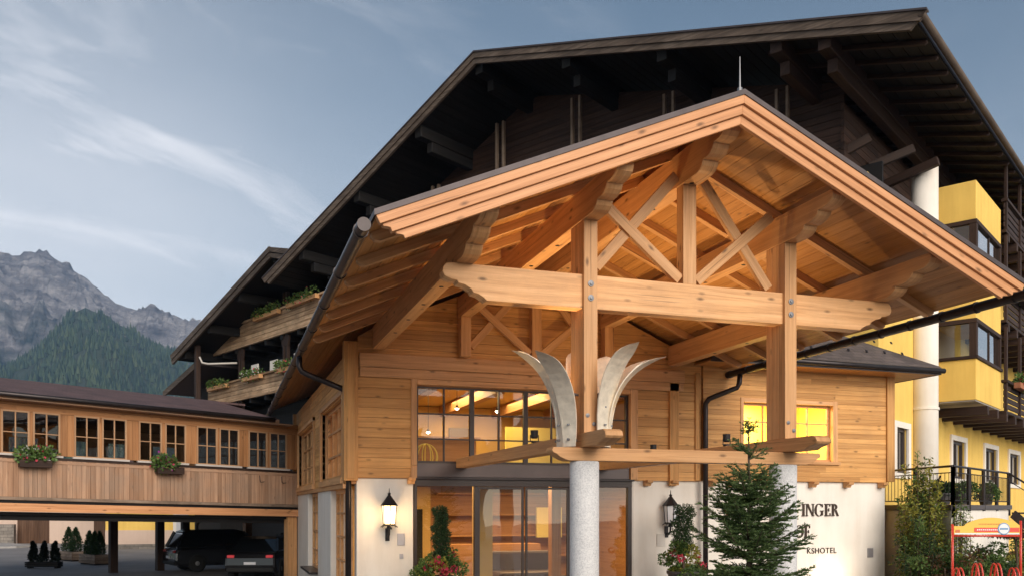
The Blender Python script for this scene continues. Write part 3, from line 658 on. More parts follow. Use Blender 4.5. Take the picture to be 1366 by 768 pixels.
# side wall facing the passage: boards above, plaster pillars and tall windows below
mb = MB()
sideholes = [(18.62, 22.7, 2.74, 4.5), (24.6, 29.55, 2.74, 4.5)]
planks(mb, (XS, 0, 0), Y, -X, rowlist(2.6, 5.3, 0.21), 0.08, sideholes, lambda z: (YR + 0.11, 30.9))
mb.build('side_board_wall', 'plank', EB, bevel=0.004)
mb = MB()
mb.box((XS - .05, YR + .12, 2.5), (XS + .06, 30.95, 2.598), Y)
mb.box((XS - .09, 18.55, 2.602), (XS - .004, 22.78, 2.74), Y); mb.box((XS - .09, 24.5, 2.602), (XS - .004, 29.65, 2.74), Y)
for a, b in ((18.52, 18.62), (22.7, 22.8), (24.5, 24.6), (29.55, 29.65)): mb.box((XS - .06, a, 2.742), (XS + .42, b, 4.6), Z)
mb.box((XS - .06, 18.52, 4.5), (XS + .42, 22.8, 4.605), Y); mb.box((XS - .06, 24.5, 4.5), (XS + .42, 29.65, 4.605), Y)
mb.box((XS - .1, 30.7, 2.5), (XS + .14, 30.94, 5.3), Z)
mb.build('window_surround', 'timber', EB, bevel=0.006)
for a, b in ((18.62, 22.7), (24.6, 29.55)):
    window(EB, (XS + .13, 0, 0), Y, -X, a, b, 2.74, 4.5, 4, 3, fw=0.09, mw=0.045, depth=0.07, mat='timber', glass='glass', name='side_window')
mb = MB()
each('side_plaster_pillar', 'white', EB, [((XS, 20.95, -.5), (XS + .42, 23.75, 2.498)), ((XS, 26.5, -.5), (XS + .42, 30.9, 2.498))], bevel=0.012)
each('window_parapet', 'white', EB, [((XS + .01, 18.62, -.5), (XS + .4, 20.948, .30)), ((XS + .01, 23.752, -.5), (XS + .4, 26.498, .30))])
for a, b in ((18.62, 20.95), (23.75, 26.5)):
    window(EB, (XS + .13, 0, 0), Y, -X, a, b, .35, 2.5, 3, 4, fw=0.09, mw=0.045, depth=0.07, mat='timber', glass='glass', name='side_window')
    mb = MB(); mb.box((XS - .22, a, .30), (XS + .18, b, .36), Y); mb.build('window_sill', 'gutter', EB)
# rooms behind the glass
mb = MB()
mb.box((2.95, 25.0, -.1), (11.0, 25.1, 5.3)); mb.box((10.9, YR + .35, -.1), (11.0, 24.98, 5.3))
for z in (0.62, 1.24, 1.86, 2.48, 3.1): mb.box((6.0, 24.6, z), (10.88, 24.998, z + .05))
mb.box((5.6, 22.5, 0.0), (8.4, 23.1, 1.1)); mb.box((4.3, 21.0, 0.0), (4.55, 21.25, 2.74)); mb.box((8.0, 20.6, 0.0), (8.25, 20.85, 2.74))
mb.build('lobby_wall', 'room_wood', EB)
each('gallery_wall', 'room_cream', EB, [((3.2, 24.5, 2.97), (10.8, 24.6, 5.0)), ((10.3, YR + .6, 2.97), (10.4, 24.4, 5.0))])
each('gallery_beam', 'room_wood', EB, [((4.4 + i * 1.6, YR + .7, 4.72), (4.62 + i * 1.6, 24.4, 5.0)) for i in range(4)])
each('gallery_rail', 'room_wood', EB, [((3.3, 20.6, 2.96), (6.0, 20.68, 3.75)), ((3.3, 20.55, 3.76), (6.1, 20.75, 3.82))])
each('gallery_picture', 'room_floor', EB, [((4.0, 24.4, 3.5), (5.1, 24.47, 4.3)), ((6.3, 24.4, 3.4), (6.9, 24.47, 4.4))])
each('lobby_column', 'room_cream', EB, [((5.9, 20.2, -.05), (6.3, 20.6, 2.74)), ((3.3, 21.5, -.05), (3.8, 22.0, 2.74))])
each('lobby_picture', 'room_yellow', EB, [((3.9, 24.76, 1.1), (4.6, 24.85, 2.0)), ((9.0, 24.4, 1.2), (9.8, 24.5, 2.1))])
each('lobby_side_wall', 'room_cream', EB, [((3.0, 24.86, -.04), (5.85, 24.99, 2.7))])
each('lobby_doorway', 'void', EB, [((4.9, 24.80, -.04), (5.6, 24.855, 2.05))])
each('lobby_sofa', 'bronze', EB, [((6.7, 20.9, -.04), (8.4, 21.7, .45)), ((6.7, 21.7, -.04), (8.4, 21.95, .95))], bevel=.06)
mb = MB(); mb.box((2.95, YR + .35, -.2), (11, 25, -.05)); mb.box((2.95, YR + .5, 2.75), (11, 25, 2.95)); mb.build('lobby_floor', 'room_floor', EB)
mb = MB(); mb.box((2.95, YR + .35, 5.02), (11, 25, 5.1)); mb.box((3.3, 24.9, 2.96), (6.2, 24.96, 4.3)); mb.build('lobby_ceiling', 'room_cream', EB)
mb = MB(); mb.box((6.9, 21.0, 2.96), (8.9, 21.06, 4.15)); mb.build('lobby_screen', 'room_yellow', EB)
mb = MB(); mb.box((11.3, 21.2, 2.9), (15.9, 21.3, 5.4)); mb.box((11.3, YR + .3, 5.05), (15.9, 21.2, 5.1)); mb.box((11.25, YR + .3, 2.9), (11.3, 21.2, 5.1)); mb.box((15.9, YR + .3, 2.9), (15.95, 21.2, 5.1)); mb.box((11.3, YR + .3, 2.85), (15.9, 21.2, 2.9)); mb.build('wing_room', 'room_yellow', EB)
shade_lamp('AREA', 'wing_room_light', (13.3, 19.9, 5.0), EB, 190, (1, .88, .55), 1.6)
shade_lamp('AREA', 'lobby_light', (5.2, 21.8, 2.70), EB, 120, (1, .64, .30), 2.4)
shade_lamp('AREA', 'lobby_light', (8.2, 21.8, 2.70), EB, 120, (1, .64, .30), 2.4)
shade_lamp('AREA', 'gallery_light', (6.2, 21.5, 4.95), EB, 190, (1, .68, .30), 3.0)

# wing roof (hip) over the right wing
def rs(p): return p
e0 = 5.60; ys = 17.45; xe = 17.35; sl = 0.60; t = 2.6
A = V((10.7, ys, e0)); B = V((xe, ys, e0)); C = V((xe - t, ys + t, e0 + sl * t)); D = V((10.7, ys + t, e0 + sl * t)); E_ = V((xe, ys + 8, e0)); F_ = V((xe - t, ys + 8, e0 + sl * t))
mb = MB(); mb.prism([A, B, C, D], (0, 0, .07), X); mb.prism([B, E_, F_, C], (0, 0, .072), Y); mb.build('wing_roof', 'shingle2', EB)
mb = MB(); mb.box((10.7, ys - .02, e0 - .14), (xe + .02, ys + .03, e0 + .05), X); mb.box((xe - .03, ys + .032, e0 - .14), (xe + .02, ys + 8, e0 + .05), Y); mb.build('wing_fascia', 'flash', EB)
mb = MB(); mb.box((10.7, ys + .035, e0 - .13), (16.36, YR - .09, e0 - .09), X); mb.box((16.365, ys + .035, e0 - .13), (xe - .035, ys + 8, e0 - .09), X); mb.build('wing_soffit', 'soffit', EB)
for i in range(18):
    a = (0.6, 1.3)[i % 2]; x = 12.2 + i * .28
    y = ys + a; z = e0 + sl * a + .07
    mb = MB(); mb.prism([(x, y - .03, z), (x + .05, y - .03, z), (x + .05, y + .01, z + .07), (x, y + .01, z + .07)], (0, .02, 0)); mb.build('snow_guard', 'gutter', EB)
# wing gutter
mb = MB(); mb.tube([(11.5, ys - .08, e0 - .03), (xe + .05, ys - .08, e0 - .05)], .065, 12); mb.build('wing_gutter', 'gutter', EB, smooth=True)

# ------------------------------------------------------------------ the porch (canopy)
CP = thing('entrance_porch', (6.6, 11.5, 0), 'large gabled timber porch roof on two granite columns in front of the entrance', 'porch roof')
YB0, YBK = 10.0, 31.0
mb = MB() # roof covering
for s in (-1, 1):
    xe_ = XC + s * 4.92
    for z_off, th in ((0.0, 0.07),):
        mb.prism([(XC, 9.93, top(XC) + z_off), (xe_, 9.93, top(xe_) + z_off), (xe_, 9.93, top(xe_) + z_off + th), (XC, 9.93, top(XC) + z_off + th)], (0, YBK - 9.93, 0), Y)
mb.build('roof', 'flash', CP)
mb = MB() # soffit boards run along the ridge
for s in (-1, 1):
    n = 28
    for i in range(n):
        x0 = XC + s * 4.9 * i / n; x1 = XC + s * (4.9 * (i + 1) / n - .006)
        cut = [10.06] + [random.uniform(12.5, 14.5), random.uniform(16, 18)] + [YBK - .02] if i % 2 else [10.06, random.uniform(14, 16.5), YBK - .02]
        for a, b in zip(cut[:-1], cut[1:]):
            mb.prism([(x0, a, top(x0) - .035), (x1, a, top(x1) - .035), (x1, a, top(x1) - .004), (x0, a, top(x0) - .004)], (0, b - a - .002, 0), Y)
mb.build('soffit_board', 'soffit', CP)
RZ = .036; RH = .15
def rafter(s, y):
    mb = MB(); x0 = XC + s * .02; x1 = XC + s * 4.86
    T = lambda x, d: (x, y, top(x) - RZ - d)
    tail = [T(x1, 0), T(x1 + s * .0, .05), T(x1 - s * .05, RH * .75), T(x1 - s * .12, RH)]
    mb.prism([T(x0, 0)] + tail + [T(x0, RH)], (0, .11, 0), V((1, 0, -s * .433)))
    return mb.build('rafter', 'timber', CP, bevel=0.005)
for k in range(7):
    rafter(-1, 10.52 + k * 1.14)
    if k: rafter(1, 10.52 + k * 1.14)
# barge boards
for s in (-1, 1):
    for k, (o0, o1, yy, xe_) in enumerate(((0.0, .115, 9.945, 4.90), (.118, .245, 9.985, 4.82), (.248, .365, 10.025, 4.66))):
        mb = MB(); P = lambda x, d: (x, yy, top(x) - d)
        x1 = XC + s * xe_
        if k == 0: e = [P(x1, o0), P(x1 - s * .05, o1)]
        else:
            e = [P(x1, o0), P(x1 - s * .015, o0 + .03), P(x1 - s * .06, o0 + .05), P(x1 - s * .10, o0 + .075), P(x1 - s * .115, o1)]
        mb.prism([P(XC, o0)] + e + [P(XC, o1)], (0, .10 if k < 2 else .06, 0), V((1, 0, -s * .433)))
        mb.build('barge_board', 'fascia', CP, bevel=0.006)
# purlins with carved front ends
def lobes(y0, zt, h, ln, n=3, side=1):
    """carved underside from tip (y0) back to y0+ln, from z=zt-? down to zt-h, as points in (y,z)"""
    pts = [(y0 + .06, zt), (y0 + .015, zt - .03), (y0, zt - .08)]
    for i in range(n):
        a0 = y0 + ln * (i / n) ** .95; a1 = y0 + ln * ((i + 1) / n) ** .95
        z0 = zt - .08 - (h - .08) * i / n; z1 = zt - .08 - (h - .08) * (i + 1) / n
        for q in (0.35, 0.65, 0.88, 1.0):
            an = q * math.pi / 2
            pts.append((a0 + (a1 - a0) * .70 * (1 - math.cos(an)), z0 - (z0 - z1) * math.sin(an)))
        if i < n - 1: pts.append((a1, z1)); pts.append((a1 + .0, z1 - .02))
    return pts
def purlin(x, wdt, zb, zt, tip, ln, n=3):
    mb = MB(); pr = lobes(tip, zt, zt - zb, ln, n)
    pts = [(x - wdt / 2, y, z) for y, z in pr] + [(x - wdt / 2, YR - .19, zb), (x - wdt / 2, YR - .19, zt)]
    mb.prism(pts, (wdt, 0, 0), Y)
    p = mb.build('purlin', 'timber', CP, bevel=0.008)
    hb = MB()
    for i in range(5):
        y = tip + ln + .25 + i * 1.2
        hb.lathe([(.035, -.004), (.035, .003), (.0, .003)], (x, y, zb - .001), 12)
    hb.build('bolt_hole', 'iron', p)
    return p
purl = [(XC, .26, 6.87, 7.36, 10.2, .85), (4.98, .24, 6.16, 6.60, 10.18, .95), (8.33, .24, 6.16, 6.60, 10.18, .95), (3.15, .24, 5.40, 5.86, 10.18, 1.05), (10.07, .24, 5.40, 5.86, 10.18, 1.05)]
for p in purl: purlin(*p)
# trusses
def cut_end(x0, s, z0, z1):
    h = z1 - z0
    return [(x0 + s * .14, z1), (x0 + s * .05, z1 - .03 * h), (x0 + s * .01, z1 - .14 * h), (x0, z1 - .26 * h), (x0 + s * .03, z1 - .40 * h), (x0 + s * .12, z1 - .47 * h), (x0 + s * .20, z1 - .49 * h), (x0 + s * .22, z1 - .56 * h), (x0 + s * .31, z1 - .60 * h), (x0 + s * .40, z1 - .70 * h), (x0 + s * .43, z1 - .80 * h), (x0 + s * .50, z1 - .83 * h), (x0 + s * .58, z1 - .92 * h), (x0 + s * .62, z0)]
def truss(y, par, front=True):
    if front:
        mb = MB(); L_ = cut_end(2.84, 1, 4.92, 5.40); Rr = cut_end(10.30, -1, 4.92, 5.40)
        mb.prism([(a, y + .06, b) for a, b in L_] + [(a, y + .06, b) for a, b in reversed(Rr)], (0, .22, 0), X); mb.build('tie_beam', 'timber', par, bevel=0.008)
    kb = 5.40 if front else 5.325
    mb = MB(); mb.box((6.50, y + .07, kb), (6.72, y + .27, 6.87), Z); mb.build('king_post', 'timber', par, bevel=0.007)
    for a, b, dy in (((5.27, 6.44), (6.47, 5.47), .095), ((5.13, 5.55), (6.44, 7.02), .14), ((6.90, 6.98), (8.04, 5.47), .14), ((6.75, 5.47), (8.06, 6.58), .095)):
        mb = MB(); mb.beam((a[0], y + dy + .05, a[1]), (b[0], y + dy + .05, b[1]), .08, .155, (0, 0, 1)); mb.build('brace', 'timber', par, bevel=0.006)
truss(11.3, CP)
truss(17.85, CP, False)
for x in (4.98, 8.33):
    mb = MB(); mb.box((x - .11, 17.86, 5.325), (x + .11, 18.09, 6.16), Z); mb.build('wall_post', 'timber', CP, bevel=0.007)
    mb = MB() # laminated post
    for i in range(3): mb.box((x - .105, 11.3 + i * .163, 3.155), (x + .105, 11.3 + i * .163 + .16, 6.16), Z)
    post = mb.build('post', 'timber', CP, bevel=0.007)
    hb = MB()
    for z in (5.06, 5.26):
        hb.lathe([(.045, 0), (.045, .012), (.022, .014), (.022, .03), (0, .032)], (0, 0, 0), 14)
        k = len(hb.v) - 70
        hb.v[k:] = [(x + vx, 11.3 - vz, z + vy) for vx, vy, vz in hb.v[k:]]
    for z, dx in ((3.28, .05), (3.40, -.05)):
        hb.lathe([(.03, 0), (.03, .01), (.014, .012), (.014, .022), (0, .024)], (0, 0, 0), 12); k = len(hb.v) - 60
        hb.v[k:] = [(x + dx + vx, 11.3 - vz, z + vy) for vx, vy, vz in hb.v[k:]]
    hb.build('bolt', 'steel', post, smooth=False)
    mb = MB(); mb.lathe([(.21, -.2), (.21, 2.74), (.20, 2.755), (.0, 2.755)], (x - .03, 11.46, 0), 40); mb.build('granite_column', 'granite', CP, smooth=False)
    mb = MB() # long beam on top of the ring beam, from the front back to the wall
    pts = [(10.62, 3.15), (10.55, 3.12), (10.52, 3.06), (10.55, 3.03), (10.66, 3.00), (10.74, 2.985), (10.82, 2.95), (YR - .1, 2.95), (YR - .1, 3.15)]
    mb.prism([(x - .13, a, b) for a, b in pts], (.26, 0, 0), Y); mb.build('long_beam', 'timber', CP, bevel=0.008)
mb = MB()
L_ = [(4.42, 2.945), (4.40, 2.90), (4.42, 2.87), (4.47, 2.85), (4.52, 2.81), (4.60, 2.775), (4.66, 2.76)]; Rr = [(13.3 - a, b) for a, b in L_]
mb.prism([(a, 11.32, b) for a, b in L_] + [(a, 11.32, b) for a, b in reversed(Rr)], (0, .26, 0), X)
mb.build('ring_beam', 'timber', CP, bevel=0.008)
# gutters and downpipes
def gutter(x, y0, y1, z, sag, name='gutter'):
    mb = MB(); mb.tube([(x, y0, z), (x, y1, z - sag)], .08, 28); o = mb.build(name, 'gutter', CP)
    k = 12
    for i in range(k):
        b = MB()
        yy = y0 + .25 + (y1 - y0 - .5) * i / (k - 1); zz = z - sag * (yy - y0) / (y1 - y0)
        b.tube([(x, yy - .018, zz), (x, yy + .018, zz)], .094, 14); b.build('bracket', 'gutter', o, smooth=False)
    return o
gutter(1.57, 9.98, 31.2, 5.34, .12); gutter(11.63, 9.98, 18.35, 5.34, .05)
mb = MB()
mb.tube([(1.57, 18.5, 5.22), (1.57, 18.5, 5.02), (1.62, 18.5, 4.92), (1.75, 18.5, 4.86), (2.44, 18.48, 4.60), (2.53, 18.46, 4.54), (2.57, 18.44, 4.42), (2.57, 18.44, -.3)], .06, 12)
mb.build('downpipe', 'gutter', CP, smooth=True)
mb = MB()
mb.tube([(11.63, 17.7, 5.25), (11.62, 17.72, 5.02), (11.58, 17.75, 4.92), (11.1, 17.95, 4.72), (10.98, 18.02, 4.66), (10.93, 18.08, 4.56), (10.93, 18.08, 4.4), (10.93, 18.08, 0)], .062, 12)
mb.build('downpipe', 'gutter', CP, smooth=True)
# ------------------------------------------------------------------ main hotel building (big gable behind)
HB = thing('hotel_building', (15.9, 16.7, 0), 'large old chalet hotel with wide dark timber gable above the porch and yellow side wall', 'building', rz=R(-58.6))
AX, AZ = -14.35, 17.75; LX, LZ = -26.8, 12.1; RZ_ = 13.92
def ht(x): return AZ + (x - AX) * ((RZ_ - AZ) / (0 - AX)) if x > AX else AZ + (AX - x) * ((LZ - AZ) / (AX - LX))
def seg(x0, x1): return [(x0, ht(x0)), (x1, ht(x1))]
for a, b in ((LX, AX), (AX, 0.0)):
    mb = MB(); mb.prism([(a, .02, ht(a) - .12), (b, .02, ht(b) - .12), (b, .02, ht(b) + .03), (a, .02, ht(a) + .03)], (0, 38, 0), Y); mb.build('roof', 'flash', HB, local=True)
mb = MB() # soffit boards below the roof skin
for a, b in ((LX, AX), (AX, 0.0)):
    n = 40
    for i in range(n):
        x0 = a + (b - a) * i / n; x1 = a + (b - a) * (i + 1) / n - .02
        mb.prism([(x0, .05, ht(x0) - .16), (x1, .05, ht(x1) - .16), (x1, .05, ht(x1) - .125), (x0, .05, ht(x0) - .125)], (0, 36, 0), Y)
mb.build('soffit_board', 'old', HB, local=True)
for a, b in ((LX - .15, AX), (AX, 0.25)):
    hh = lambda x: AZ + (x - AX) * ((RZ_ - AZ) / (0 - AX)) if b > AX else AZ + (AX - x) * ((LZ - AZ) / (AX - LX))
    for o0, o1, y in ((-.06, .13, -.10), (.133, .31, -.05)):
        mb = MB(); e = .22 if o0 > 0 else 0
        a2, b2 = (a, b - e) if b > AX else (a + e, b)
        mb.prism([(a2, y, hh(a2) - o0), (b2, y, hh(b2) - o0), (b2 - (.18 if b > AX else 0), y, hh(b2) - o1), (a2 + (.18 if b <= AX else 0), y, hh(a2) - o1)], (0, .10, 0), X); mb.build('verge_board', 'verge', HB, local=True)
    mb = MB(); mb.prism([(a, -.14, hh(a) + .06), (b, -.14, hh(b) + .06), (b, -.14, hh(b) + .11), (a, -.14, hh(a) + .11)], (0, .2, 0), X); mb.build('verge_flashing', 'flash', HB, local=True)
for x, zt in ((-2.3, 0), (-7.1, 0), (-10.6, 0), (-17.4, 0), (-20.9, 0), (-3.6, 0), (-24.5, 0), (AX, 0)):
    t_ = ht(x) - .17
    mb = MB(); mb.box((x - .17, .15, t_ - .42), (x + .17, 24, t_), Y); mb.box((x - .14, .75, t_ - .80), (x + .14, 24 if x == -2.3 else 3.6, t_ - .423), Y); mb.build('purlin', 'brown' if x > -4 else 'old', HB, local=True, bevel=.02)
for i in range(26): # rafter tails along the right eave
    y = 1.0 + i * 1.0; mb = MB(); mb.prism([(-4.2, y, ht(-4.2) - .165), (-.04, y, ht(-.04) - .165), (-.04, y, ht(-.04) - .24), (-.1, y, ht(-.1) - .29), (-4.2, y, ht(-4.2) - .29)], (0, .11, 0), X); mb.build('rafter_tail', 'brown', HB, local=True, bevel=.012)
mb = MB(); mb.tube([(.12, -.1, RZ_ - .05), (.12, 30, RZ_ - .05)], .09, 12); mb.build('gutter', 'verge', HB, local=True, smooth=True)
# struts below the corner purlin
for a, b in (((-3.6, 2.9, 12.0), (-2.25, 3.6, 12.75)), ((-3.0, 6.0, 12.05), (-1.0, 6.0, 12.5)), ((-2.7, 4.9, 12.4), (-1.6, 5.6, 12.9))):
    mb = MB(); mb.beam(a, b, .2, .25); mb.build('strut', 'brown', HB, local=True, bevel=.015)
# gable wall
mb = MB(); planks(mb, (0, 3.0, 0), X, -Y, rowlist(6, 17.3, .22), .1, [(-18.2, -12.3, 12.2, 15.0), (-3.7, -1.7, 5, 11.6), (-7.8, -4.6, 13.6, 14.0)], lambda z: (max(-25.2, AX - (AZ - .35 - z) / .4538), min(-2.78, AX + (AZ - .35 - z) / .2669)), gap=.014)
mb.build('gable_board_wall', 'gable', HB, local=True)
mb = MB(); mb.box((-25.2, 3.6, 0), (-1.9, 3.7, 12.0)); mb.box((-18.6, 6.0, 11.8), (-12, 6.1, 15.4)); mb.build('recess_wall', 'old', HB, local=True)
for x in (-11.97, -8.27, -18.94, -4.46, -15.5, -22.3):
    each('slim_post', 'grey', HB, [((x + d, 2.55, 10.5), (x + d + .09, 2.68, ht(x) - .6), Z) for d in (-.2, .13)], True, .01)
for z0 in (11.0, 8.2):
    mb = MB(); planks(mb, (0, 1.7, 0), X, -Y, rowlist(z0, z0 + 1.05, .2), .05, [], lambda z: (-24.5, -16.0), gap=.012); mb.box((-24.6, 1.6, z0 + 1.05), (-15.9, 1.78, z0 + 1.13)); mb.box((-24.5, 1.72, z0 - .12), (-16, 3.4, z0)); mb.build('gable_balcony', 'old', HB, local=True)
# yellow plaster walls
mb = MB(); mb.box((-3.7, 2.93, 0), (-2.1, 3.3, 11.55)); mb.build('corner_plaster', 'yellow', HB, local=True)
wins = [(4.35, 5.75), (10.8, 12.9), (15.9, 18.3), (20.6, 23.0), (25.5, 27.5)]
mb = MB(); boxes_around(mb, (-1.8, 0, 0), Y, X, .3, 2.93, 34, 0, 11.0, [(a + .12, b - .12, 3.12, 4.46) for a, b in wins]); mb.build('side_plaster_wall', 'yellow', HB, local=True)
mb = MB(); mb.box((-2.1, 11.0, 11.003), (-1.8, 34, 13.0)); mb.build('side_plaster_wall', 'yellow', HB, local=True)
mb = MB(); planks(mb, (-2.75, 0, 0), Y, X, rowlist(11.0, 13.7, .22), .1, [], lambda z: (2.95, 11.2), gap=.014); mb.build('side_board_wall', 'gable', HB, local=True)
mb = MB(); mb.box((-2.72, 2.95, 11.003), (-1.8, 7.45, 11.08)); mb.build('gallery_floor', 'old', HB, local=True)
for a, b in wins:
    mb = MB(); mb.box((-1.83, a - .12, 4.46), (-1.74, b + .12, 4.64)); mb.box((-1.83, a - .12, 2.96), (-1.74, b + .12, 3.12)); mb.box((-1.83, a - .12, 3.123), (-1.74, a + .12, 4.457)); mb.box((-1.83, b - .12, 3.123), (-1.74, b + .12, 4.457)); sr = mb.build('window_surround', 'white', HB, local=True)
    mb = MB()
    for y in (a + .13, (a + b) / 2 - .05, b - .23): mb.box((-1.95, y, 3.125), (-1.86, y + .1, 4.455))
    mb.box((-1.949, a + .23, 3.127), (-1.862, b - .23, 3.22)); mb.box((-1.949, a + .23, 4.36), (-1.862, b - .23, 4.453)); wf = mb.build('window', 'frame', HB, local=True)
    g = MB(); g.poly([(-1.91, a + .15, 3.15), (-1.91, b - .15, 3.15), (-1.91, b - .15, 4.44), (-1.91, a + .15, 4.44)], Y); g.build('pane', 'glass_dark', wf, local=True)
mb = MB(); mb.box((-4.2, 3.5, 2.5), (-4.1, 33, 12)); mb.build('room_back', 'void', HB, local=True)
mb = MB(); mb.lathe([(.39, 0), (.39, 12.6)], (-1.55, 6.6, 0), 40); mb.build('round_column', 'white', HB, local=True, smooth=True)
for z in (7.9, 5.1):
    mb = MB(); mb.lathe([(.42, 0), (.42, .07)], (-1.55, 6.6, z), 40); mb.build('column_band', 'white', HB, local=True)
# oriel bay
bx0, bx1, by0, by1 = -1.798, -.30, 7.5, 11.1
BY = None
for z0, z1, nm in ((5.43, 6.70, 'bay_wall'), (7.95, 9.76, 'bay_wall'), (11.0, 12.2, 'bay_wall')):
    mb = MB(); mb.box((bx0, by0, z0), (bx1, by1, z1), Z); BY = mb.build(nm, 'yellow', HB, local=True, bevel=.015)
mb = MB(); mb.box((bx0 + .02, by0 + .03, 5.395), (bx1 - .03, by1 - .03, 5.427)); mb.build('bay_soffit', 'concrete', HB, local=True)
for z0, z1 in ((6.70, 7.95), (9.76, 11.0)):
    mb = MB()
    mb.box((bx0, by0 - .06, z0), (bx1 + .06, by0 + .12, z0 + .1)); mb.box((bx1 - .12, by0 + .122, z0), (bx1 + .06, by1 + .04, z0 + .1)); mb.box((bx0, by0 - .03, z1 - .13), (bx1 + .03, by0 + .1, z1)); mb.box((bx1 - .1, by0 + .103, z1 - .13), (bx1 + .03, by1 + .02, z1))
    for p in ((bx1 - .19, by0 - .02), (bx0, by0 - .02)): mb.box((p[0], p[1], z0 + .103), (p[0] + .21, p[1] + .2, z1 - .133))
    mb.box((bx1 - .16, by1 - .2, z0 + .103), (bx1 + .02, by1 + .01, z1 - .133)); mb.box((bx1 - .1, by0 + 1.9, z0 + .103), (bx1 - .02, by0 + 2.0, z1 - .133))
    f = mb.build('bay_window', 'brown', HB, local=True, bevel=.01)
    g = MB(); g.poly([(bx0, by0 + .06, z0 + .1), (bx1 - .1, by0 + .06, z0 + .1), (bx1 - .1, by0 + .06, z1 - .1), (bx0, by0 + .06, z1 - .1)]); g.poly([(bx1 - .05, by0 + .15, z0 + .1), (bx1 - .05, by1 - .15, z0 + .1), (bx1 - .05, by1 - .15, z1 - .1), (bx1 - .05, by0 + .15, z1 - .1)], Y); g.build('pane', 'glass_bay', f, local=True)
mb = MB(); mb.box((bx0 - .6, by0 + .3, 6.7), (bx0 + .1, by1 - .1, 7.95)); mb.box((bx0 - .6, by0 + .3, 9.8), (bx0 + .1, by1 - .1, 10.98)); mb.build('bay_room', 'pink', HB, local=True)
# balconies beyond the bay on dark joists
for z in (5.35, 8.45, 11.5):
    mb = MB()
    for i in range(14): mb.box((-1.79, 8.2 + i * 1.45 if z < 6 else 11.4 + i * 1.45, z - .34), (-.12, 8.42 + i * 1.45 if z < 6 else 11.62 + i * 1.45, z - .06), X)
    mb.build('balcony_joist', 'brown', HB, local=True, bevel=.015)
    mb = MB(); mb.box((-1.79, 11.2, z - .05), (-.15, 31, z + .05), Y); planks(mb, (-.2, 0, 0), Y, X, rowlist(z + .12, z + .98, .21), .05, [], lambda q: (11.2, 31), gap=.05); mb.box((-.3, 11.15, z + 1.0), (-.1, 31, z + 1.1), Y)
    for i in range(9): mb.box((-.24, 11.25 + i * 2.4, z + .052), (-.14, 11.4 + i * 2.4, z + 2.9), Z)
    mb.build('side_balcony', 'brown', HB, local=True, bevel=.01)
# flower boxes on those balconies
def local_to_world(o, p): return rootmat(o) @ V(p)
def flowerbox(loc, ln, rz, label, group, box='grey', cols=('bloomred', 'leafred'), scale=1.0, dens=1.0, nm='flower_box'):
    t_ = thing(nm, loc, label, 'flower box', group, rz)
    mb = MB(); mb.box((-ln / 2, -.11, 0), (ln / 2, .11, .2), X); mb.build('box', box, t_, local=True, bevel=.01)
    n = int(260 * ln * dens); cs = [(random.uniform(-ln / 2, ln / 2), random.uniform(-.12, .1), random.uniform(.2, .42)) for _ in range(int(6 * ln) + 2)]
    p = []; d = []
    for c in cs:
        q, dd = blob(n // len(cs), c, (.20 * scale, .16 * scale, .17 * scale), .2); p.append(q); d.append(dd)
    p = np.concatenate(p); d = np.concatenate(d); leaf_mesh('foliage', p, d, .09 * scale, .06 * scale, 'leaf', t_, True)
    for c in cols:
        k = RNG.choice(len(p), max(4, int(len(p) * .08)), replace=False); leaf_mesh('blooms', p[k] + RNG.normal(size=(len(k), 3)) * .04, d[k], .065 * scale, .065 * scale, c, t_, True)
    return t_
flowerbox(local_to_world(HB, (.0, 13.2, 9.35)), 2.0, R(-58.6) + R(90), 'flower box full of green plants on the upper dark balcony beside the yellow bay', 'flower boxes on hotel balconies', 'brown', ('leafyellow',), 1.3)
flowerbox(local_to_world(HB, (.0, 13.2, 6.25)), 2.0, R(-58.6) + R(90), 'flower box with reddish blooms on the lower dark balcony beside the yellow bay', 'flower boxes on hotel balconies', 'terracotta', ('bloomred', 'leafred'), 1.3)

# ------------------------------------------------------------------ chalet wing with balconies (left, behind)
CW = thing('chalet_wing', (-0.61, 50.85, 0), 'weathered dark chalet wing with two flower decked balconies behind the passage roof', 'building', rz=R(-67.18))
cAX, cAZ = 11.28, 13.5; cs_ = .275
def ct(x): return cAZ - cs_ * abs(x - cAX)
for a, b in ((-.5, cAX), (cAX, 13.1)):
    mb = MB(); mb.prism([(a, -1.75, ct(a) - .12), (b, -1.75, ct(b) - .12), (b, -1.75, ct(b) + .05), (a, -1.75, ct(a) + .05)], (0, 14, 0), Y); mb.build('roof', 'flash', CW, local=True)
    mb = MB(); mb.prism([(a, -1.7, ct(a) - .16), (b, -1.7, ct(b) - .16), (b, -1.7, ct(b) - .125), (a, -1.7, ct(a) - .125)], (0, 13, 0), Y); mb.build('soffit_board', 'old', CW, local=True)
    for o0, o1, y in ((-.08, .17, -1.86), (.173, .42, -1.81)):
        mb = MB(); mb.prism([(a - .1, y, ct(a) - o0), (b, y, ct(b) - o0), (b, y, ct(b) - o1), (a + .1, y, ct(a) - o1)], (0, .1, 0), X); mb.build('verge_board', 'verge', CW, local=True)
each('purlin', 'old', CW, [((x - .15, -1.6, ct(x) - .58), (x + .15, 8, ct(x) - .165), Y) for x in (.8, 4.0, 7.5, cAX)], True, .02)
mb = MB(); mb.box((1.2, 1.6, 0), (15, 1.7, 9.6)); planks(mb, (0, 1.58, 0), X, -Y, rowlist(6, 13.2, .22), .05, [(2.2, 3.0, 7.9, 9.7), (5.3, 6.1, 7.9, 9.7), (8.4, 9.3, 7.9, 9.7)], lambda z: (max(1.2, cAX - (cAZ - .3 - z) / cs_), min(13.1, cAX + (cAZ - .3 - z) / cs_)), gap=.012); mb.build('board_wall', 'old', CW, local=True)
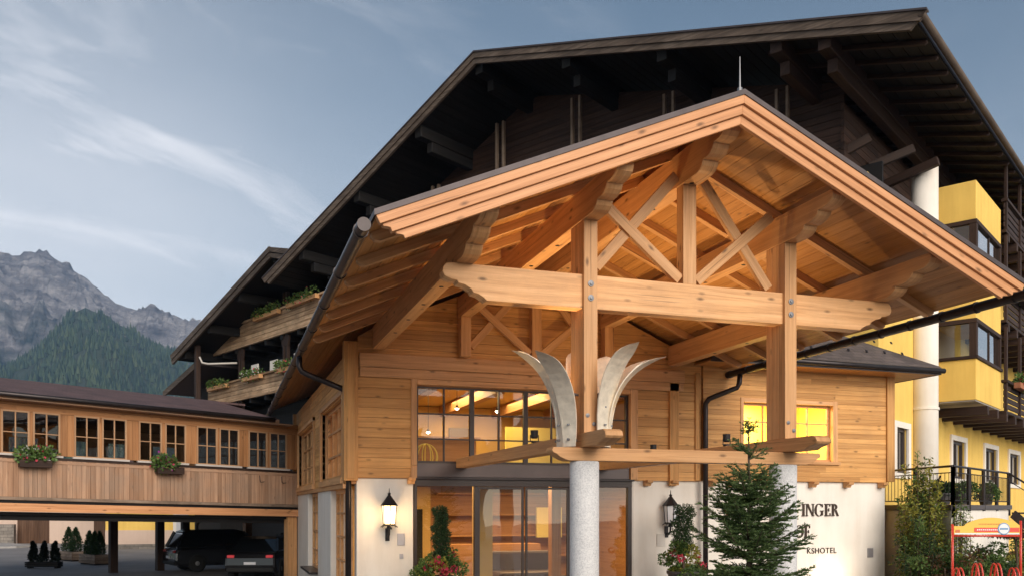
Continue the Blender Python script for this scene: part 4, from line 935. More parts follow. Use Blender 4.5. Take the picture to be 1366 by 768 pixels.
for z0, z1 in ((10.42, 11.5), (7.72, 8.62)):
    mb = MB(); planks(mb, (0, 0, 0), X, -Y, rowlist(z0, z1, .22), .06, [], lambda z: (.3 if z0 > 9 else .0, 14.5), gap=.02); mb.box((.0, -.12, z1), (14.6, .1, z1 + .09), X); mb.box((.0, -.09, z0 - .11), (14.6, .06, z0 - .003), X); mb.build('balcony_rail', 'balcony', CW, local=True)
    mb = MB(); mb.box((0.02, .0, z0 - .1), (14.5, 1.52, z0 - .02), X)
    for i in range(9): mb.box((.2 + i * 1.7, -.02, z0 - .34), (.4 + i * 1.7, 1.5, z0 - .115), Y)
    mb.build('balcony_floor', 'old', CW, local=True)
for x in (4.0, 9.0, 13.4):
    each('balcony_post', 'brown', CW, [((x + d, .05, 7.0), (x + d + .16, .22, ct(x) - .55), Z) for d in (-.22, .08)], True, .015)
    mb = MB(); mb.prism([(x - .45, .06, 10.25), (x + .45, .06, 10.25), (x + .3, .06, 9.75), (x - .3, .06, 9.75)], (0, .1, 0), Z); mb.build('post_bracket', 'brown', CW, local=True, bevel=.015)
each('corner_post', 'brown', CW, [((1.75, -1.45, 5), (2.0, -1.2, 10.6), Z)], True, .015)
mb = MB(); mb.tube([(2.1, -1.3, 9.98), (2.2, -1.2, 9.68), (2.5, -1.0, 9.6), (4.0, -.1, 9.56)], .05, 8); mb.build('drainpipe', 'white2', CW, local=True, smooth=True)
each('balcony_panel', 'white', CW, [((5.0, .22, 8.66), (5.75, .28, 9.35)), ((7.1, .22, 8.66), (7.9, .28, 9.3)), ((9.6, .22, 8.66), (10.4, .28, 9.35))], True, .01)
for x0, x1 in ((2.2, 3.0), (5.3, 6.1), (8.4, 9.3)):
    mb = MB(); mb.box((x0, 1.50, 7.9), (x1, 1.6, 9.7), Z); d = mb.build('shutter_door', 'white2', CW, local=True)
mb = MB(); mb.prism([(-3.8, -1, 8.62), (1.1, -1, 9.75), (1.1, -1, 9.9), (-3.8, -1, 8.77)], (0, 8, 0), Y); mb.build('lower_roof', 'flash', CW, local=True)
mb = MB(); mb.prism([(-3.9, -1.08, 8.45), (1.1, -1.08, 9.6), (1.1, -1.08, 9.93), (-3.9, -1.08, 8.78)], (0, .09, 0), X); mb.build('verge_board', 'verge', CW, local=True)
mb = MB(); mb.box((-2.4, .2, 0), (1.19, 6, 8.8)); mb.build('lower_wall', 'old', CW, local=True)
gname = 'flower boxes on the chalet balconies'
for x, z, ln, lab, cols, boxm in ((11.2, 11.35, 2.8, 'long orange wooden flower box with green plants on the upper chalet balcony, nearest the porch', ('leafyellow', 'bloomred'), 'timber'), (7.6, 11.3, 2.6, 'flower box with fading plants on the upper chalet balcony, nearer the gable end', ('leafred', 'leafyellow'), 'timber'),
        (10.3, 8.45, 3.2, 'planted flower box on the lower chalet balcony, nearest the porch gutter', ('bloomred', 'leafyellow'), 'timber'), (6.0, 8.45, 2.0, 'flower box between the two balcony posts on the lower chalet balcony', ('bloomred', 'bloomwhite'), 'timber'), (1.8, 8.4, 2.4, 'flower box at the far left end of the lower chalet balcony', ('leafred', 'leafyellow'), 'timber')):
    flowerbox(local_to_world(CW, (x, -.2, z)), ln, R(-67.18), lab, gname, boxm, cols, 1.3, .8)

# ------------------------------------------------------------------ covered passage (left)
PG = thing('covered_passage', (2.5, 30.0, 0), 'timber covered passage bridge with white barred windows and brown roof on the left', 'bridge', rz=R(23.2))
zo = lambda x: -0.0235 * x
def sh(mb): return mb.shift(lambda p: V((p.x, p.y, p.z + zo(p.x))))
XL = -12.6; PD = 9.0
mb = MB(); planks(mb, (0, .0, 0), X, -Y, rowlist(4.53, 4.86, .17), .1, [], lambda z: (XL, .05))
pw = [(-11.5, -10.9), (-10.73, -10.13), (-8.74, -8.14), (-7.97, -7.37), (-6.92, -6.34), (-6.18, -5.58), (-5.15, -4.56), (-4.38, -3.83), (-3.41, -2.84), (-2.69, -2.12), (-1.72, -1.15), (-.99, -.45)]
edges = [XL] + [v for p in pw for v in (p[0] - .04, p[1] + .04)] + [.05]
for a, b in zip(edges[::2], edges[1::2]):
    k = max(1, round((b - a) / .17))
    for i in range(k): mb.box((a + (b - a) * i / k + .002, -.0, 3.36), (a + (b - a) * (i + 1) / k - .002, .1, 4.527), Z)
sh(mb).build('window_wall', 'passage_warm', PG, local=True, bevel=.004)
class _F: pass
for a, b in pw:
    a -= .045; b += .045; mb = MB(); z0, z1 = 3.35, 4.54; fw = .045
    mb.box((a, -.03, z0), (a + fw, .05, z1), Z); mb.box((b - fw, -.03, z0), (b, .05, z1), Z); mb.box((a + fw, -.03, z0), (b - fw, .05, z0 + fw), X); mb.box((a + fw, -.03, z1 - fw), (b - fw, .05, z1), X)
    c = (a + b) / 2; mb.box((c - .016, -.022, z0 + fw), (c + .016, .04, z1 - fw), Z); zz = z0 + (z1 - z0) * .5; mb.box((a + fw, -.018, zz - .014), (b - fw, .036, zz + .014), X)
    f = sh(mb).build('window', 'window_pale', PG, local=True, bevel=.003)
    g = MB(); g.poly([(a + .02, .02, z0 + .02), (b - .02, .02, z0 + .02), (b - .02, .02, z1 - .02), (a + .02, .02, z1 - .02)]); sh(g).build('pane', 'glass_passage', f, local=True)
for a, b in zip(pw[::2], pw[1::2]):
    mb = MB(); mb.box((a[0] - .1, -.12, 3.305), (b[1] + .1, .0, 3.36), X); sh(mb).build('window_sill', 'sillgrey', PG, local=True, bevel=.004)
mb = MB(); mb.box((XL, -.07, 3.235), (.03, .08, 3.30), X); sh(mb).build('dark_moulding', 'brown', PG, local=True)
mb = MB(); x = XL
while x < .0:
    wv = random.uniform(.10, .15); mb.box((x, -.05 - random.uniform(0, .012), 2.19), (min(x + wv - .005, .02), .04, 3.232), Z); x += wv
sh(mb).build('vertical_board_panel', 'passage', PG, local=True, bevel=.004)
mb = MB(); mb.box((XL, -.075, 3.13), (.02, -.066, 3.2), X); sh(mb).build('rail_batten', 'passage', PG, local=True)
mb = MB(); mb.box((XL, -.10, 2.10), (.02, .06, 2.187), X); sh(mb).build('grey_moulding', 'grey', PG, local=True, bevel=.006)
mb = MB(); mb.box((XL, -.04, 2.02), (.02, .2, 2.097), X); sh(mb).build('shadow_gap', 'old', PG, local=True)
mb = MB(); mb.box((XL, -.08, 1.79), (.04, .12, 2.017), X); sh(mb).build('fascia_beam', 'fascia', PG, local=True, bevel=.006)
mb = MB(); mb.box((XL, .13, 1.70), (.04, PD, 1.78), X); mb.box((.045, 4.5, 1.70), (2.5, PD, 1.78), X); mb.box((XL, .3, 1.55), (.0, .55, 1.697), X); mb.box((XL, PD - .5, 1.55), (.0, PD - .25, 1.697), X); sh(mb).build('floor_structure', 'old', PG, local=True)
mb = MB(); mb.box((XL, .15, 1.9), (.04, PD, 2.1)); mb.box((XL, PD - .1, 2.1), (.04, PD, 3.4)); mb.box((XL, PD - .1, 4.5), (.04, PD, 5.0))
for i in range(8): mb.box((XL + i * 1.7, PD - .1, 3.4), (XL + i * 1.7 + .75, PD, 4.5))
sh(mb).build('inner_wall', 'room_wood', PG, local=True)
mb = MB()
E1, E2, RY, RT = 4.90, 4.90, PD / 2, 5.92
mb.prism([(XL, -.45, E1), (XL, RY, RT), (XL, RY, RT + .07), (XL, -.45, E1 + .07)], (-XL - 1.0, 0, 0), X); mb.prism([(XL, PD + .45, E2), (XL, RY, RT), (XL, RY, RT + .07), (XL, PD + .45, E2 + .07)], (-XL + .2, 0, 0), X)
sh(mb).build('roof', 'shingle', PG, local=True)
mb = MB(); mb.box((XL, -.44, 4.82), (-.9, -.38, 4.93), X); mb.box((XL, -.42, 4.78), (-.4, .0, 4.815), X); sh(mb).build('eave_board', 'passage', PG, local=True)
mb = MB(); mb.tube([(XL, -.52, 4.90), (-1.1, -.52, 4.90)], .07, 10); sh(mb).build('gutter', 'gutter', PG, local=True, smooth=True)
mb = MB(); mb.box((-.36, .02, -.6), (-.02, .3, 1.78), Z); mb.build('corner_post', 'timber', PG, local=True, bevel=.01)
for x, y in ((-3.32, PD - .6), (-1.56, PD - .6), (-.55, PD - .6), (2.1, PD - .6), (-8.5, PD - .6)):
    mb = MB(); mb.box((x - .14, y - .14, -.6), (x + .14, y + .14, 1.74), Z); mb.build('post', 'brown' if x < 1 else 'passage_warm', PG, local=True, bevel=.01)
mb = MB(); mb.tube([(-.1, PD - .7, -.5), (-.1, PD - .7, 1.4), (.1, PD - .7, 1.6), (.6, PD - .7, 1.68)], .055, 8); mb.build('drainpipe', 'gutter', PG, local=True, smooth=True)
mb = MB()
for x in (-1.41, -.64): mb.tube([(x, -.08, 3.1), (x, -.12, 2.9), (x, -.2, 2.88), (x + .1, -.22, 2.9)], .012, 6)
sh(mb).build('iron_hook', 'iron', PG, local=True)
for x, w_, lab, cols in ((-8.0, 1.0, 'hanging basket of red and white flowers under the leftmost passage windows', ('bloomred', 'bloomwhite')), (-4.35, 1.0, 'hanging basket of purple flowers on the middle of the passage panel', ('bloompurple', 'bloomred'))):
    o = flowerbox(local_to_world(PG, (x, -.22, 3.0 + zo(x))), w_ * .8, R(23.2), lab, 'hanging flower baskets on the passage', 'brown', cols, 1.25, 3.2, 'flower_basket')

# ------------------------------------------------------------------ courtyard houses and walls
def house(name, p0, p1, dep, h, label, wallm, basem=None, bh=0):
    p0 = V((*p0, -.45)); p1 = V((*p1, -.45)); d = (p1 - p0); ang = math.atan2(d.y, d.x); L_ = d.length
    t_ = thing(name, p0, label, 'building', rz=ang)
    mb = MB(); mb.box((0, 0, bh), (L_, dep, h)); mb.build('wall', wallm, t_, local=True)
    if basem: mb = MB(); mb.box((-.01, -.03, 0), (L_ + .01, dep, bh)); mb.build('base', basem, t_, local=True)
    mb = MB(); mb.prism([(-.5, -.7, h - .1), (-.5, dep / 2, h + 1.6), (-.5, dep / 2, h + 1.8), (-.5, -.7, h + .1)], (L_ + 1, 0, 0)); mb.prism([(-.5, dep + .7, h - .1), (-.5, dep / 2, h + 1.6), (-.5, dep / 2, h + 1.8), (-.5, dep + .7, h + .1)], (L_ + 1, 0, 0)); mb.build('roof', 'shingle', t_, local=True)
    return t_, L_
ha, L_ = house('courtyard_house', (-17.5, 69.6), (-6.2, 65.8), 8, 4.2, 'pale plastered house with brown garage door across the courtyard', 'pink')
mb = MB()
for i in range(14): mb.box((4.45 + i * .157, -.06, .02), (4.45 + i * .157 + .15, .02, 2.2), Z)
mb.build('garage_door', 'doorwood', ha, local=True); 
mb = MB(); mb.box((9.75, -.06, .02), (10.55, .02, 2.1), Z); mb.build('door', 'doorwood', ha, local=True, bevel=.01)
hy, L_ = house('yellow_house', (-6.6, 58.2), (9.5, 54.6), 7, 4.0, 'yellow plastered house with pinkish base behind the parked cars', 'yellow', 'pink', 1.15)
each('grey_door', 'doorgrey', hy, [((4.2, -.06, 0.02), (4.9, .02, 2.3)), ((6.6, -.06, 0.02), (8.3, .02, 2.3))], True)
each('door_frame', 'white', hy, [((4.0, -.05, 0.02), (4.19, .03, 2.4)), ((8.31, -.05, 0.02), (8.5, .03, 2.4))], True)
mb = MB(); mb.box((-19, 66.5, -.5), (-13.2, 67.2, .95)); o = mb.build('stone_wall', 'drystone'); tag(o, 'rough dry stone wall at the far left of the courtyard', 'wall')
mb = MB(); mb.box((-6.6, 56.6, -.45), (9, 57.0, -.12), X); o = mb.build('kerb_wall', 'drystone'); o.rotation_euler = (0, 0, 0); tag(o, 'low dark stone edging in front of the yellow house', 'wall')
mb = MB(); mb.prism([(-22, 58, -.42), (-11.8, 60.2, -.42), (-11.2, 61.5, -.42), (-13.5, 66.4, -.42), (-22, 66.4, -.42)], (0, 0, .14)); o = mb.build('pavement', 'concrete'); o['kind'] = 'structure'

# ------------------------------------------------------------------ terrace on the right
TR = thing('terrace', (17.4, 17.0, 0), 'raised white walled terrace with dark steel railing in front of the yellow wall', 'terrace')
T0, T1, T2, T3 = V((17.25, 17.0, 0)), V((22.6, 20.1, 0)), V((25.5, 24.2, 0)), V((18.0, 20.2, 0))
def up(p, z): return V((p.x, p.y, z))
mb = MB(); mb.prism([up(p, -.3) for p in (T0, T1, T2, T3)], (0, 0, 2.33), Z); mb.build('terrace_wall', 'white', TR, bevel=.02)
mb = MB()
c_ = (T0 + T1 + T2 + T3) / 4
mb.prism([up(p + (p - c_).normalized() * .12, 2.035) for p in (T0, T1, T2, T3)], (0, 0, .13), X); mb.build('terrace_slab', 'bronze', TR)
mb = MB()
def rail_run(a, b, k, mbp, ends=True):
    a = V(a); b = V(b)
    mb.tube([up(a, 3.13), up(b, 3.13)], .03, 8); mb.tube([up(a, 2.97), up(b, 2.97)], .014, 6); mb.tube([up(a, 2.27), up(b, 2.27)], .016, 6)
    for i in range(k + 1):
        p = a.lerp(b, i / k); mb.box((p.x - .035, p.y - .035, 1.85 if i in (0, k) else 2.0), (p.x + .035, p.y + .035, 3.11), Z)
    n = int((b - a).length / .16)
    for i in range(1, n):
        p = a.lerp(b, i / n); mb.tube([up(p, 2.27), up(p, 2.97)], .008, 4, False)
rail_run(T0 + V((.05, .0, 0)), T3 + V((-.02, 0, 0)), 2, mb); rail_run(T0 + V((.05, 0, 0)), T1, 4, mb)
mb.tube([up(T1, 3.13), V((23.2, 18.9, 2.2)), V((23.4, 18.2, 1.6))], .03, 8); mb.tube([up(T1, 2.9), V((23.2, 18.9, 1.97)), V((23.4, 18.2, 1.4))], .014, 6)
mb.box((23.15, 18.85, .3), (23.22, 18.92, 2.2), Z)
mb.beam((17.55, 18.0, 2.25), (17.4, 17.5, 2.9), .03, .03)
mb.build('railing', 'gutter', TR)
mb = MB()
for i in range(8): mb.box((22.7 + i * .02, 19.8 - i * .28, 1.9 - i * .22), (24.0 + i * .02, 20.08 - i * .28, 1.95 - i * .22))
mb.beam((22.66, 20.0, 1.9), (22.85, 17.7, .1), .06, .25); mb.build('stair', 'gutter', TR)
# ------------------------------------------------------------------ small things on the porch
def lantern(loc, lit, label):
    t_ = thing('wall_lantern', loc, label, 'lantern', 'wall lanterns beside the entrance')
    t_.scale = (.9, .9, .9)
    def hexr(prof): mb = MB(); mb.lathe(prof, (0, -.24, 0), 6, R(30)); return mb
    hexr([(.225, .55), (.20, .57), (.12, .68), (.045, .78), (.03, .80), (.045, .83), (.012, .86), (.008, .95), (0, .955)]).build('roof', 'iron', t_, local=True)
    hexr([(.135, .13), (.17, .545), (.0, .546)]).build('lantern_glass', 'lampglass' if lit else 'paleglass', t_, local=True)
    mb = MB()
    for k in range(6):
        a = R(30) + k * math.pi / 3; c, s_ = math.cos(a), math.sin(a)
        mb.tube([(.14 * c, -.24 + .14 * s_, .10), (.178 * c, -.24 + .178 * s_, .56)], .011, 5)
        mb.tube([(.14 * c, -.24 + .14 * s_, .10), (.21 * c, -.24 + .21 * s_, .05)], .011, 5)
    mb.lathe([(.155, .08), (.155, .12), (0, .121)], (0, -.24, 0), 6, R(30)); mb.build('cage', 'iron', t_, local=True)
    mb = MB(); mb.lathe([(.07, 0), (.05, .08), (0, .08)], (0, -.24, .0), 10); mb.tube([(0, -.24, .02), (0, -.22, -.12), (0, -.12, -.2), (0, -.02, -.16)], .025, 8); mb.box((-.05, -.03, -.28), (.05, 0, .02)); mb.build('wall_arm', 'iron', t_, local=True)
    if lit: shade_lamp('POINT', 'lantern_light', (loc[0], loc[1] - .50, loc[2] + .3), t_, 22, (1, .66, .34), .12)
lantern((3.37, 18.3, 1.64), True, 'lit black wall lantern on white plaster left of the glass doors')
lantern((10.0, 18.3, 1.64), False, 'unlit black wall lantern behind the topiary right of the doors')
def plaque(loc, w_, h_, label, m='plaque'):
    mb = MB(); x, y, z = loc; mb.box((x - w_ / 2, y - .02, z - h_ / 2), (x + w_ / 2, y, z + h_ / 2)); o = mb.build('wall_plaque', m, None, bevel=.004); tag(o, label, 'plaque')
plaque((3.66, 18.3, 1.42), .16, .25, 'grey metal plaque under the lit lantern left of the doors')
plaque((3.67, 18.3, 1.06), .08, .10, 'tiny square grey doorbell plate left of the doors')
plaque((9.86, 18.3, 1.33), .22, .30, 'framed pale notice plate under the unlit lantern', 'white2')
plaque((15.9, 18.3, .93), .18, .24, 'blue grey rectangular plate at the right end of the white wall')

# lettering -------------------------------------------------------------------------
def serif(ch, h):
    """polygons (x,z) of a serif capital of height h; returns (polys, advance)"""
    st = .17 * h; th = .07 * h; sf = .06 * h; s = .075 * h
    def r(a, b, c, d): return [(a, c), (b, c), (b, d), (a, d)]
    def stem(x, w_=st): return [r(x, x + w_, 0, h), r(x - s, x + w_ + s, 0, sf), r(x - s, x + w_ + s, h - sf, h)]
    def arc(cx, cz, rx, rz, a0, a1, w0, w1, n=14):
        out = []
        for i in range(n):
            p = []
            for a, f in ((a0 + (a1 - a0) * i / n, 0), (a0 + (a1 - a0) * (i + 1) / n, 0)):
                ww = w0 + (w1 - w0) * abs(math.cos(R(a))); p.append((a, ww))
            q = [(cx + rx * math.cos(R(p[0][0])), cz + rz * math.sin(R(p[0][0]))), (cx + rx * math.cos(R(p[1][0])), cz + rz * math.sin(R(p[1][0]))),
                 (cx + (rx - p[1][1]) * math.cos(R(p[1][0])), cz + (rz - p[1][1] * .6) * math.sin(R(p[1][0]))), (cx + (rx - p[0][1]) * math.cos(R(p[0][0])), cz + (rz - p[0][1] * .6) * math.sin(R(p[0][0])))]
            out.append(q)
        return out
    if ch == 'I': return stem(s), st + 2 * s
    if ch == 'H': return stem(s) + stem(.55 * h) + [r(s + st, .55 * h, .47 * h, .47 * h + th)], .55 * h + st + s
    if ch == 'N': return stem(s, th) + stem(.68 * h, th) + [[(s, h), (s + st * 1.1, h), (.68 * h + th, 0), (.68 * h + th - st * .6, 0)]], .68 * h + th + s
    if ch == 'E': return stem(s) + [r(s + st, .58 * h, 0, th), r(s + st, .56 * h, h - th, h), r(s + st, .46 * h, .47 * h, .47 * h + th), r(.52 * h, .58 * h, th, .24 * h), r(.50 * h, .56 * h, .78 * h, h - th), r(.41 * h, .46 * h, .38 * h, .64 * h)], .62 * h
    if ch == 'F': return stem(s) + [r(s + st, .56 * h, h - th, h), r(s + st, .46 * h, .45 * h, .45 * h + th), r(.50 * h, .56 * h, .76 * h, h - th), r(.41 * h, .46 * h, .36 * h, .62 * h)], .58 * h
    if ch == 'R': return stem(s) + arc(s + st * .8, .74 * h, .36 * h, .26 * h, -90, 90, .06 * h, .16 * h) + [[(.34 * h, .5 * h), (.5 * h, .5 * h), (.74 * h, 0), (.56 * h, 0)]], .72 * h
    if ch == 'O': return arc(.42 * h, .5 * h, .42 * h, .52 * h, 0, 360, .06 * h, .17 * h, 32), .84 * h
    if ch == 'G': return arc(.42 * h, .5 * h, .42 * h, .52 * h, 45, 330, .06 * h, .17 * h, 28) + [r(.62 * h, .79 * h, .05 * h, .44 * h), r(.54 * h, .87 * h, .40 * h, .46 * h), r(.72 * h, .77 * h, .7 * h, .98 * h)], .90 * h
    return [], .4 * h
SG = thing('wall_lettering', (14.2, 18.3, 1.4), 'dark bronze serif letters mounted on the white wall behind the spruce', 'sign')
def word(txt, x, z, h, y=YR, track=.05):
    for ch in txt:
        ps, adv = serif(ch, h); mb = MB()
        for i, p in enumerate(ps): mb.prism([(x + a, y - .035 + .0007 * (i % 9), z + b) for a, b in p], (0, .03 + .0004 * (i % 7), 0), X)
        mb.build('letter', 'letter', SG); x += adv + track * h
    return x
word('INGER', 13.80, 1.88, .31); word('HOF', 13.33, 1.34, .31); word('I', 13.12, 1.88, .31)
fc = bpy.data.curves.new('subtitle', 'FONT'); fc.body = 'KSHOTEL'; fc.size = .20; fc.extrude = .008; fc.space_character = 1.08
fo = bpy.data.objects.new('subtitle', fc); COL.objects.link(fo); fc.materials.append(M['letter']); _dg = bpy.context.evaluated_depsgraph_get(); _me = bpy.data.meshes.new_from_object(fo.evaluated_get(_dg)); bpy.data.objects.remove(fo); fo = bpy.data.objects.new('subtitle', _me); COL.objects.link(fo); fo.parent = SG
_me.transform(rootmat(SG).inverted() @ (Matrix.Translation((13.95, YR - .012, .94)) @ Matrix.Rotation(R(90), 4, 'X')))
mb = MB() # small copper swirl beside the lettering
pts = [(11.72 + (.03 + .012 * i) * math.cos(i * .55), YR - .02, 2.03 + (.03 + .012 * i) * math.sin(i * .55)) for i in range(14)]
mb.tube(pts, .02, 6); mb.build('emblem', 'emblem', SG)

# ground washer light at the foot of the lettering wall
wl_ = thing('wall_washer_lamp', (14.6, 17.95, 0), 'small lit ground lamp washing the white wall below the lettering', 'lamp')
mb = MB(); mb.lathe([(.09, 0), (.09, .1), (.07, .12), (0, .12)], (0, 0, 0), 14); mb.build('housing', 'iron', wl_, local=True)
mb = MB(); mb.lathe([(.06, .121), (.055, .13), (0, .132)], (0, 0, 0), 14); mb.build('lens', 'bulb', wl_, local=True)
shade_lamp('POINT', 'washer_light', (14.6, 17.95, .28), wl_, 14, (1, .75, .5), .06)

# spotlights on the long beams
def spot(x, y, label, aim):
    t_ = thing('spotlight', (x, y, 3.15), label, 'spotlight', 'black spotlights on the porch beams')
    mb = MB(); mb.box((-.04, -.04, 0), (.04, .04, .03)); mb.tube([(-.07, 0, .03), (-.07, 0, .13)], .008, 5); mb.tube([(.07, 0, .03), (.07, 0, .13)], .008, 5); mb.box((-.075, -.012, .02), (.075, .012, .035)); mb.build('bracket', 'iron', t_, local=True)
    mb = MB(); mb.lathe([(.045, .07), (.06, .09), (.065, .2), (.07, .205)], (0, 0, 0), 12); mb.build('housing', 'iron', t_, local=True)
    mb = MB(); mb.lathe([(.06, .19), (0, .191)], (0, 0, 0), 12); mb.build('lens', 'bulb', t_, local=True)
    shade_lamp('SPOT', 'spot_light', (x, y, 3.40), t_, 155, (1, .66, .30), .08, aim, 132)
spot(4.86, 13.3, 'black spotlight on the left beam, the farther one from its post', (5.6, 13.9, 6.5)); spot(4.86, 12.15, 'black spotlight on the left beam close behind the metal plume', (5.4, 12.0, 6.6))
spot(8.24, 12.95, 'black spotlight on the right beam behind the spruce top', (7.6, 13.2, 6.6)); spot(8.24, 15.6, 'black spotlight on the right beam, nearest the entrance wall', (7.4, 15.6, 6.6))

# plume sculpture around the left post
PL = thing('metal_plume_sculpture', (5.0, 11.6, 2.96), 'pale metal plume of curved blades around the left porch post', 'sculpture')
def blade(az, base, hgt, reach, wd, tw=0):
    mb = MB(); n = 14; c, s_ = math.cos(R(az)), math.sin(R(az)); P = []
    for i in range(n + 1):
        t_ = i / n; q_ = 1.42 * t_; rr = base + reach * ((1 - math.cos(q_)) / (1 - math.cos(1.42))) ** 1.25; z = hgt * math.sin(q_) / math.sin(1.42); w2 = wd * (0.55 + .75 * math.sin(math.pi * min(1, t_ * .62 + .12))) * (1 if t_ < .8 else max(.03, 1 - ((t_ - .8) / .2) ** 1.5)) / 2
        P.append((rr, z, w2))
    i0 = len(mb.v); 
    for rr, z, w2 in P:
        for sg in (-1, 1):
            for th in (0, .018):
                r_ = rr + th + (.05 * (1 if abs(sg) else 0)) * 0; mb.v.append((r_ * c - sg * w2 * s_, r_ * s_ + sg * w2 * c, z))
    for i in range(n):
        a = i0 + i * 4; b = a + 4
        for f in ((a, a + 2, b + 2, b), (a + 1, b + 1, b + 3, a + 3), (a, b, b + 1, a + 1), (a + 2, a + 3, b + 3, b + 2)): mb.f.append(list(f)); mb.uv += [(0, 0), (1, 0), (1, 1), (0, 1)]
    mb.f.append([i0, i0 + 1, i0 + 3, i0 + 2]); mb.uv += [(0, 0)] * 4
    return mb.build('blade', 'sculpt', PL, local=True, smooth=False)
for az, hg, rc in ((-64, 1.40, .62), (-30, 1.28, .80), (8, 1.36, .78), (214, 1.24, .82), (182, 1.34, .74), (150, 1.44, .60), (78, 1.50, .10), (40, 1.44, .40)): blade(az, .36, hg, rc, .24 if az in (214, 182) else .29)
for az in (-64, -30, 8, 214, 182, 150, 78, 40):
    c, s_ = math.cos(R(az)), math.sin(R(az)); mb = MB(); mb.tube([(.14 * c, .14 * s_, .75), (.42 * c, .42 * s_, .75)], .018, 6); mb.tube([(.14 * c, .14 * s_, .1), (.42 * c, .42 * s_, .1)], .018, 6)
    for z in (.3, .55): mb.lathe([(.022, 0), (.022, .02), (0, .02)], (.40 * c, .40 * s_, z), 8)
    mb.build('bracket', 'steel', PL, local=True)
LR = MB(); LR.tube([(6.6, 10.05, 7.62), (6.6, 10.05, 7.70)], .035, 8); LR.tube([(6.6, 10.05, 7.68), (6.6, 10.05, 8.12)], [.014, .006], 6); o = LR.build('lightning_rod', 'steel'); tag(o, 'thin metal lightning rod on the tip of the porch gable', 'rod')

# things seen through the glass
def pendant(x, y, z, lab):
    t_ = thing('pendant_lamp', (x, y, z), lab, 'lamp', 'small pendant lamps in the upper hall'); mb = MB(); mb.tube([(0, 0, .05), (0, 0, 5.0 - z)], .006, 5); mb.lathe([(.02, .08), (.05, .0)], (0, 0, 0), 10); mb.build('cord', 'iron', t_, local=True); mb = MB(); mb.lathe([(.0, -.04), (.04, -.02), (.045, .0)], (0, 0, 0), 10); mb.build('bulb', 'bulb', t_, local=True)
for x, y, z, l in ((5.35, 20, 4.45, 'glowing pendant bulb behind the second upper window pane'), (6.35, 20, 4.42, 'glowing pendant bulb behind the third upper window pane'), (5.0, 21.5, 4.0, 'glowing bulb hanging low at the left of the upper hall')): pendant(x, y, z, l)
t_ = thing('wicker_lamp', (4.5, 19.6, 2.96), 'woven wicker ball ornament behind the lower left upper window pane', 'ornament'); mb = MB()
for k in range(9): mb.tube([(.28 * math.sin(a) * math.cos(k * .7), .28 * math.sin(a) * math.sin(k * .7), .30 + .30 * math.cos(a)) for a in np.linspace(.1, 3.0, 12)], .014, 5)
mb.build('wicker', 'room_yellow', t_, local=True)

# ------------------------------------------------------------------ plants
def spruce(name, loc, h, spread, label, seed, cat='tree'):
    rg = np.random.default_rng(seed); t_ = thing(name, loc, label, cat)
    mb = MB(); mb.tube([(0, 0, 0), (.01, 0, h * .5), (0, .01, h * .97)], [.06, .035, .006], 8); mb.build('trunk', 'bark', t_, local=True, smooth=True)
    P = []; D = []; U = []
    tw = MB()
    def needles(a, b, dens=170, ln=1.0):
        L_ = np.linalg.norm(b - a); n = max(6, int(L_ * dens)); tt = rg.random(n); ax = (b - a) / (L_ + 1e-9)
        r_ = rg.normal(size=(n, 3)); r_ -= (r_ @ ax)[:, None] * ax; r_ /= np.linalg.norm(r_, axis=1)[:, None]; r_[:, 2] = np.abs(r_[:, 2]) * .8 - .1 + .0
        P.append(a + (b - a) * tt[:, None]); D.append(ax * .75 + r_ * .8)
    z = h * .10; lvl = 0
    while z < h * .95:
        f = 1 - z / h; L0 = spread * (f ** .78) * (1.0 + .12 * rg.normal()) ; nb = int(rg.integers(9, 13)) if f > .25 else int(rg.integers(4, 6)); ph = rg.random() * 6.28
        for k in range(nb):
            az = ph + k * 6.283 / nb + rg.normal() * .16; L_ = L0 * rg.uniform(.70, 1.12); el = .10 + .55 * (1 - f) + rg.normal() * .09 if f < .6 else rg.normal() * .12 - .02
            c, s_ = math.cos(az), math.sin(az); base = np.array([0, 0, z + rg.normal() * .03]); pts = []
            for q in np.linspace(0, 1, 6): pts.append(base + np.array([c, s_, 0]) * L_ * q * math.cos(el) + np.array([0, 0, L_ * (math.sin(el) * q - .10 * q * (1 - q) + .09 * q * q)]))
            tw.tube([tuple(p) for p in pts], [.010 * (1 - .75 * q) * (1 + f) for q in np.linspace(0, 1, 6)], 5, False)
            for i in range(5): needles(pts[i], pts[i + 1], 190)
            side = np.array([-s_, c, 0]); m = max(2, int(L_ / .075))
            for i in range(m):
                q = (i + .6) / m; p = pts[min(4, int(q * 5))] * (1 - (q * 5) % 1) + pts[min(5, int(q * 5) + 1)] * ((q * 5) % 1)
                for sg in (-1, 1):
                    l2 = L_ * .42 * (1 - q) ** .7 * rg.uniform(.6, 1.15) + .05; d = np.array([c, s_, 0]) * .72 + side * sg * .75 + np.array([0, 0, rg.normal() * .14 + .06]); d /= np.linalg.norm(d); e = p + d * l2
                    needles(p, e, 165)
                    if l2 > .14:
                        for s2 in (-1, 1):
                            for q2 in (.35, .65): d2 = d * .7 + np.cross(d, [0, 0, 1]) * s2 * .7; pp = p + d * l2 * q2; needles(pp, pp + d2 * l2 * .38 * (1.2 - q2), 150)
        z += h * (.040 + .035 * (1 - f)) * rg.uniform(.85, 1.15) * (1.35 if f < .28 else .9); lvl += 1
    needles(np.array([0, 0, h * .86]), np.array([0, 0, h]), 200)
    for k in range(4): a = k * 1.57 + .6; needles(np.array([0, 0, h * .955]), np.array([.12 * math.cos(a), .12 * math.sin(a), h * .985]), 200)
    tw.build('branches', 'bark', t_, local=True)
    p = np.concatenate(P); d = np.concatenate(D)
    leaf_mesh('needles', p, d, rg.uniform(.034, .056, len(p)), .0125, 'needle', t_, True); print('spruce needles', len(p)); return t_
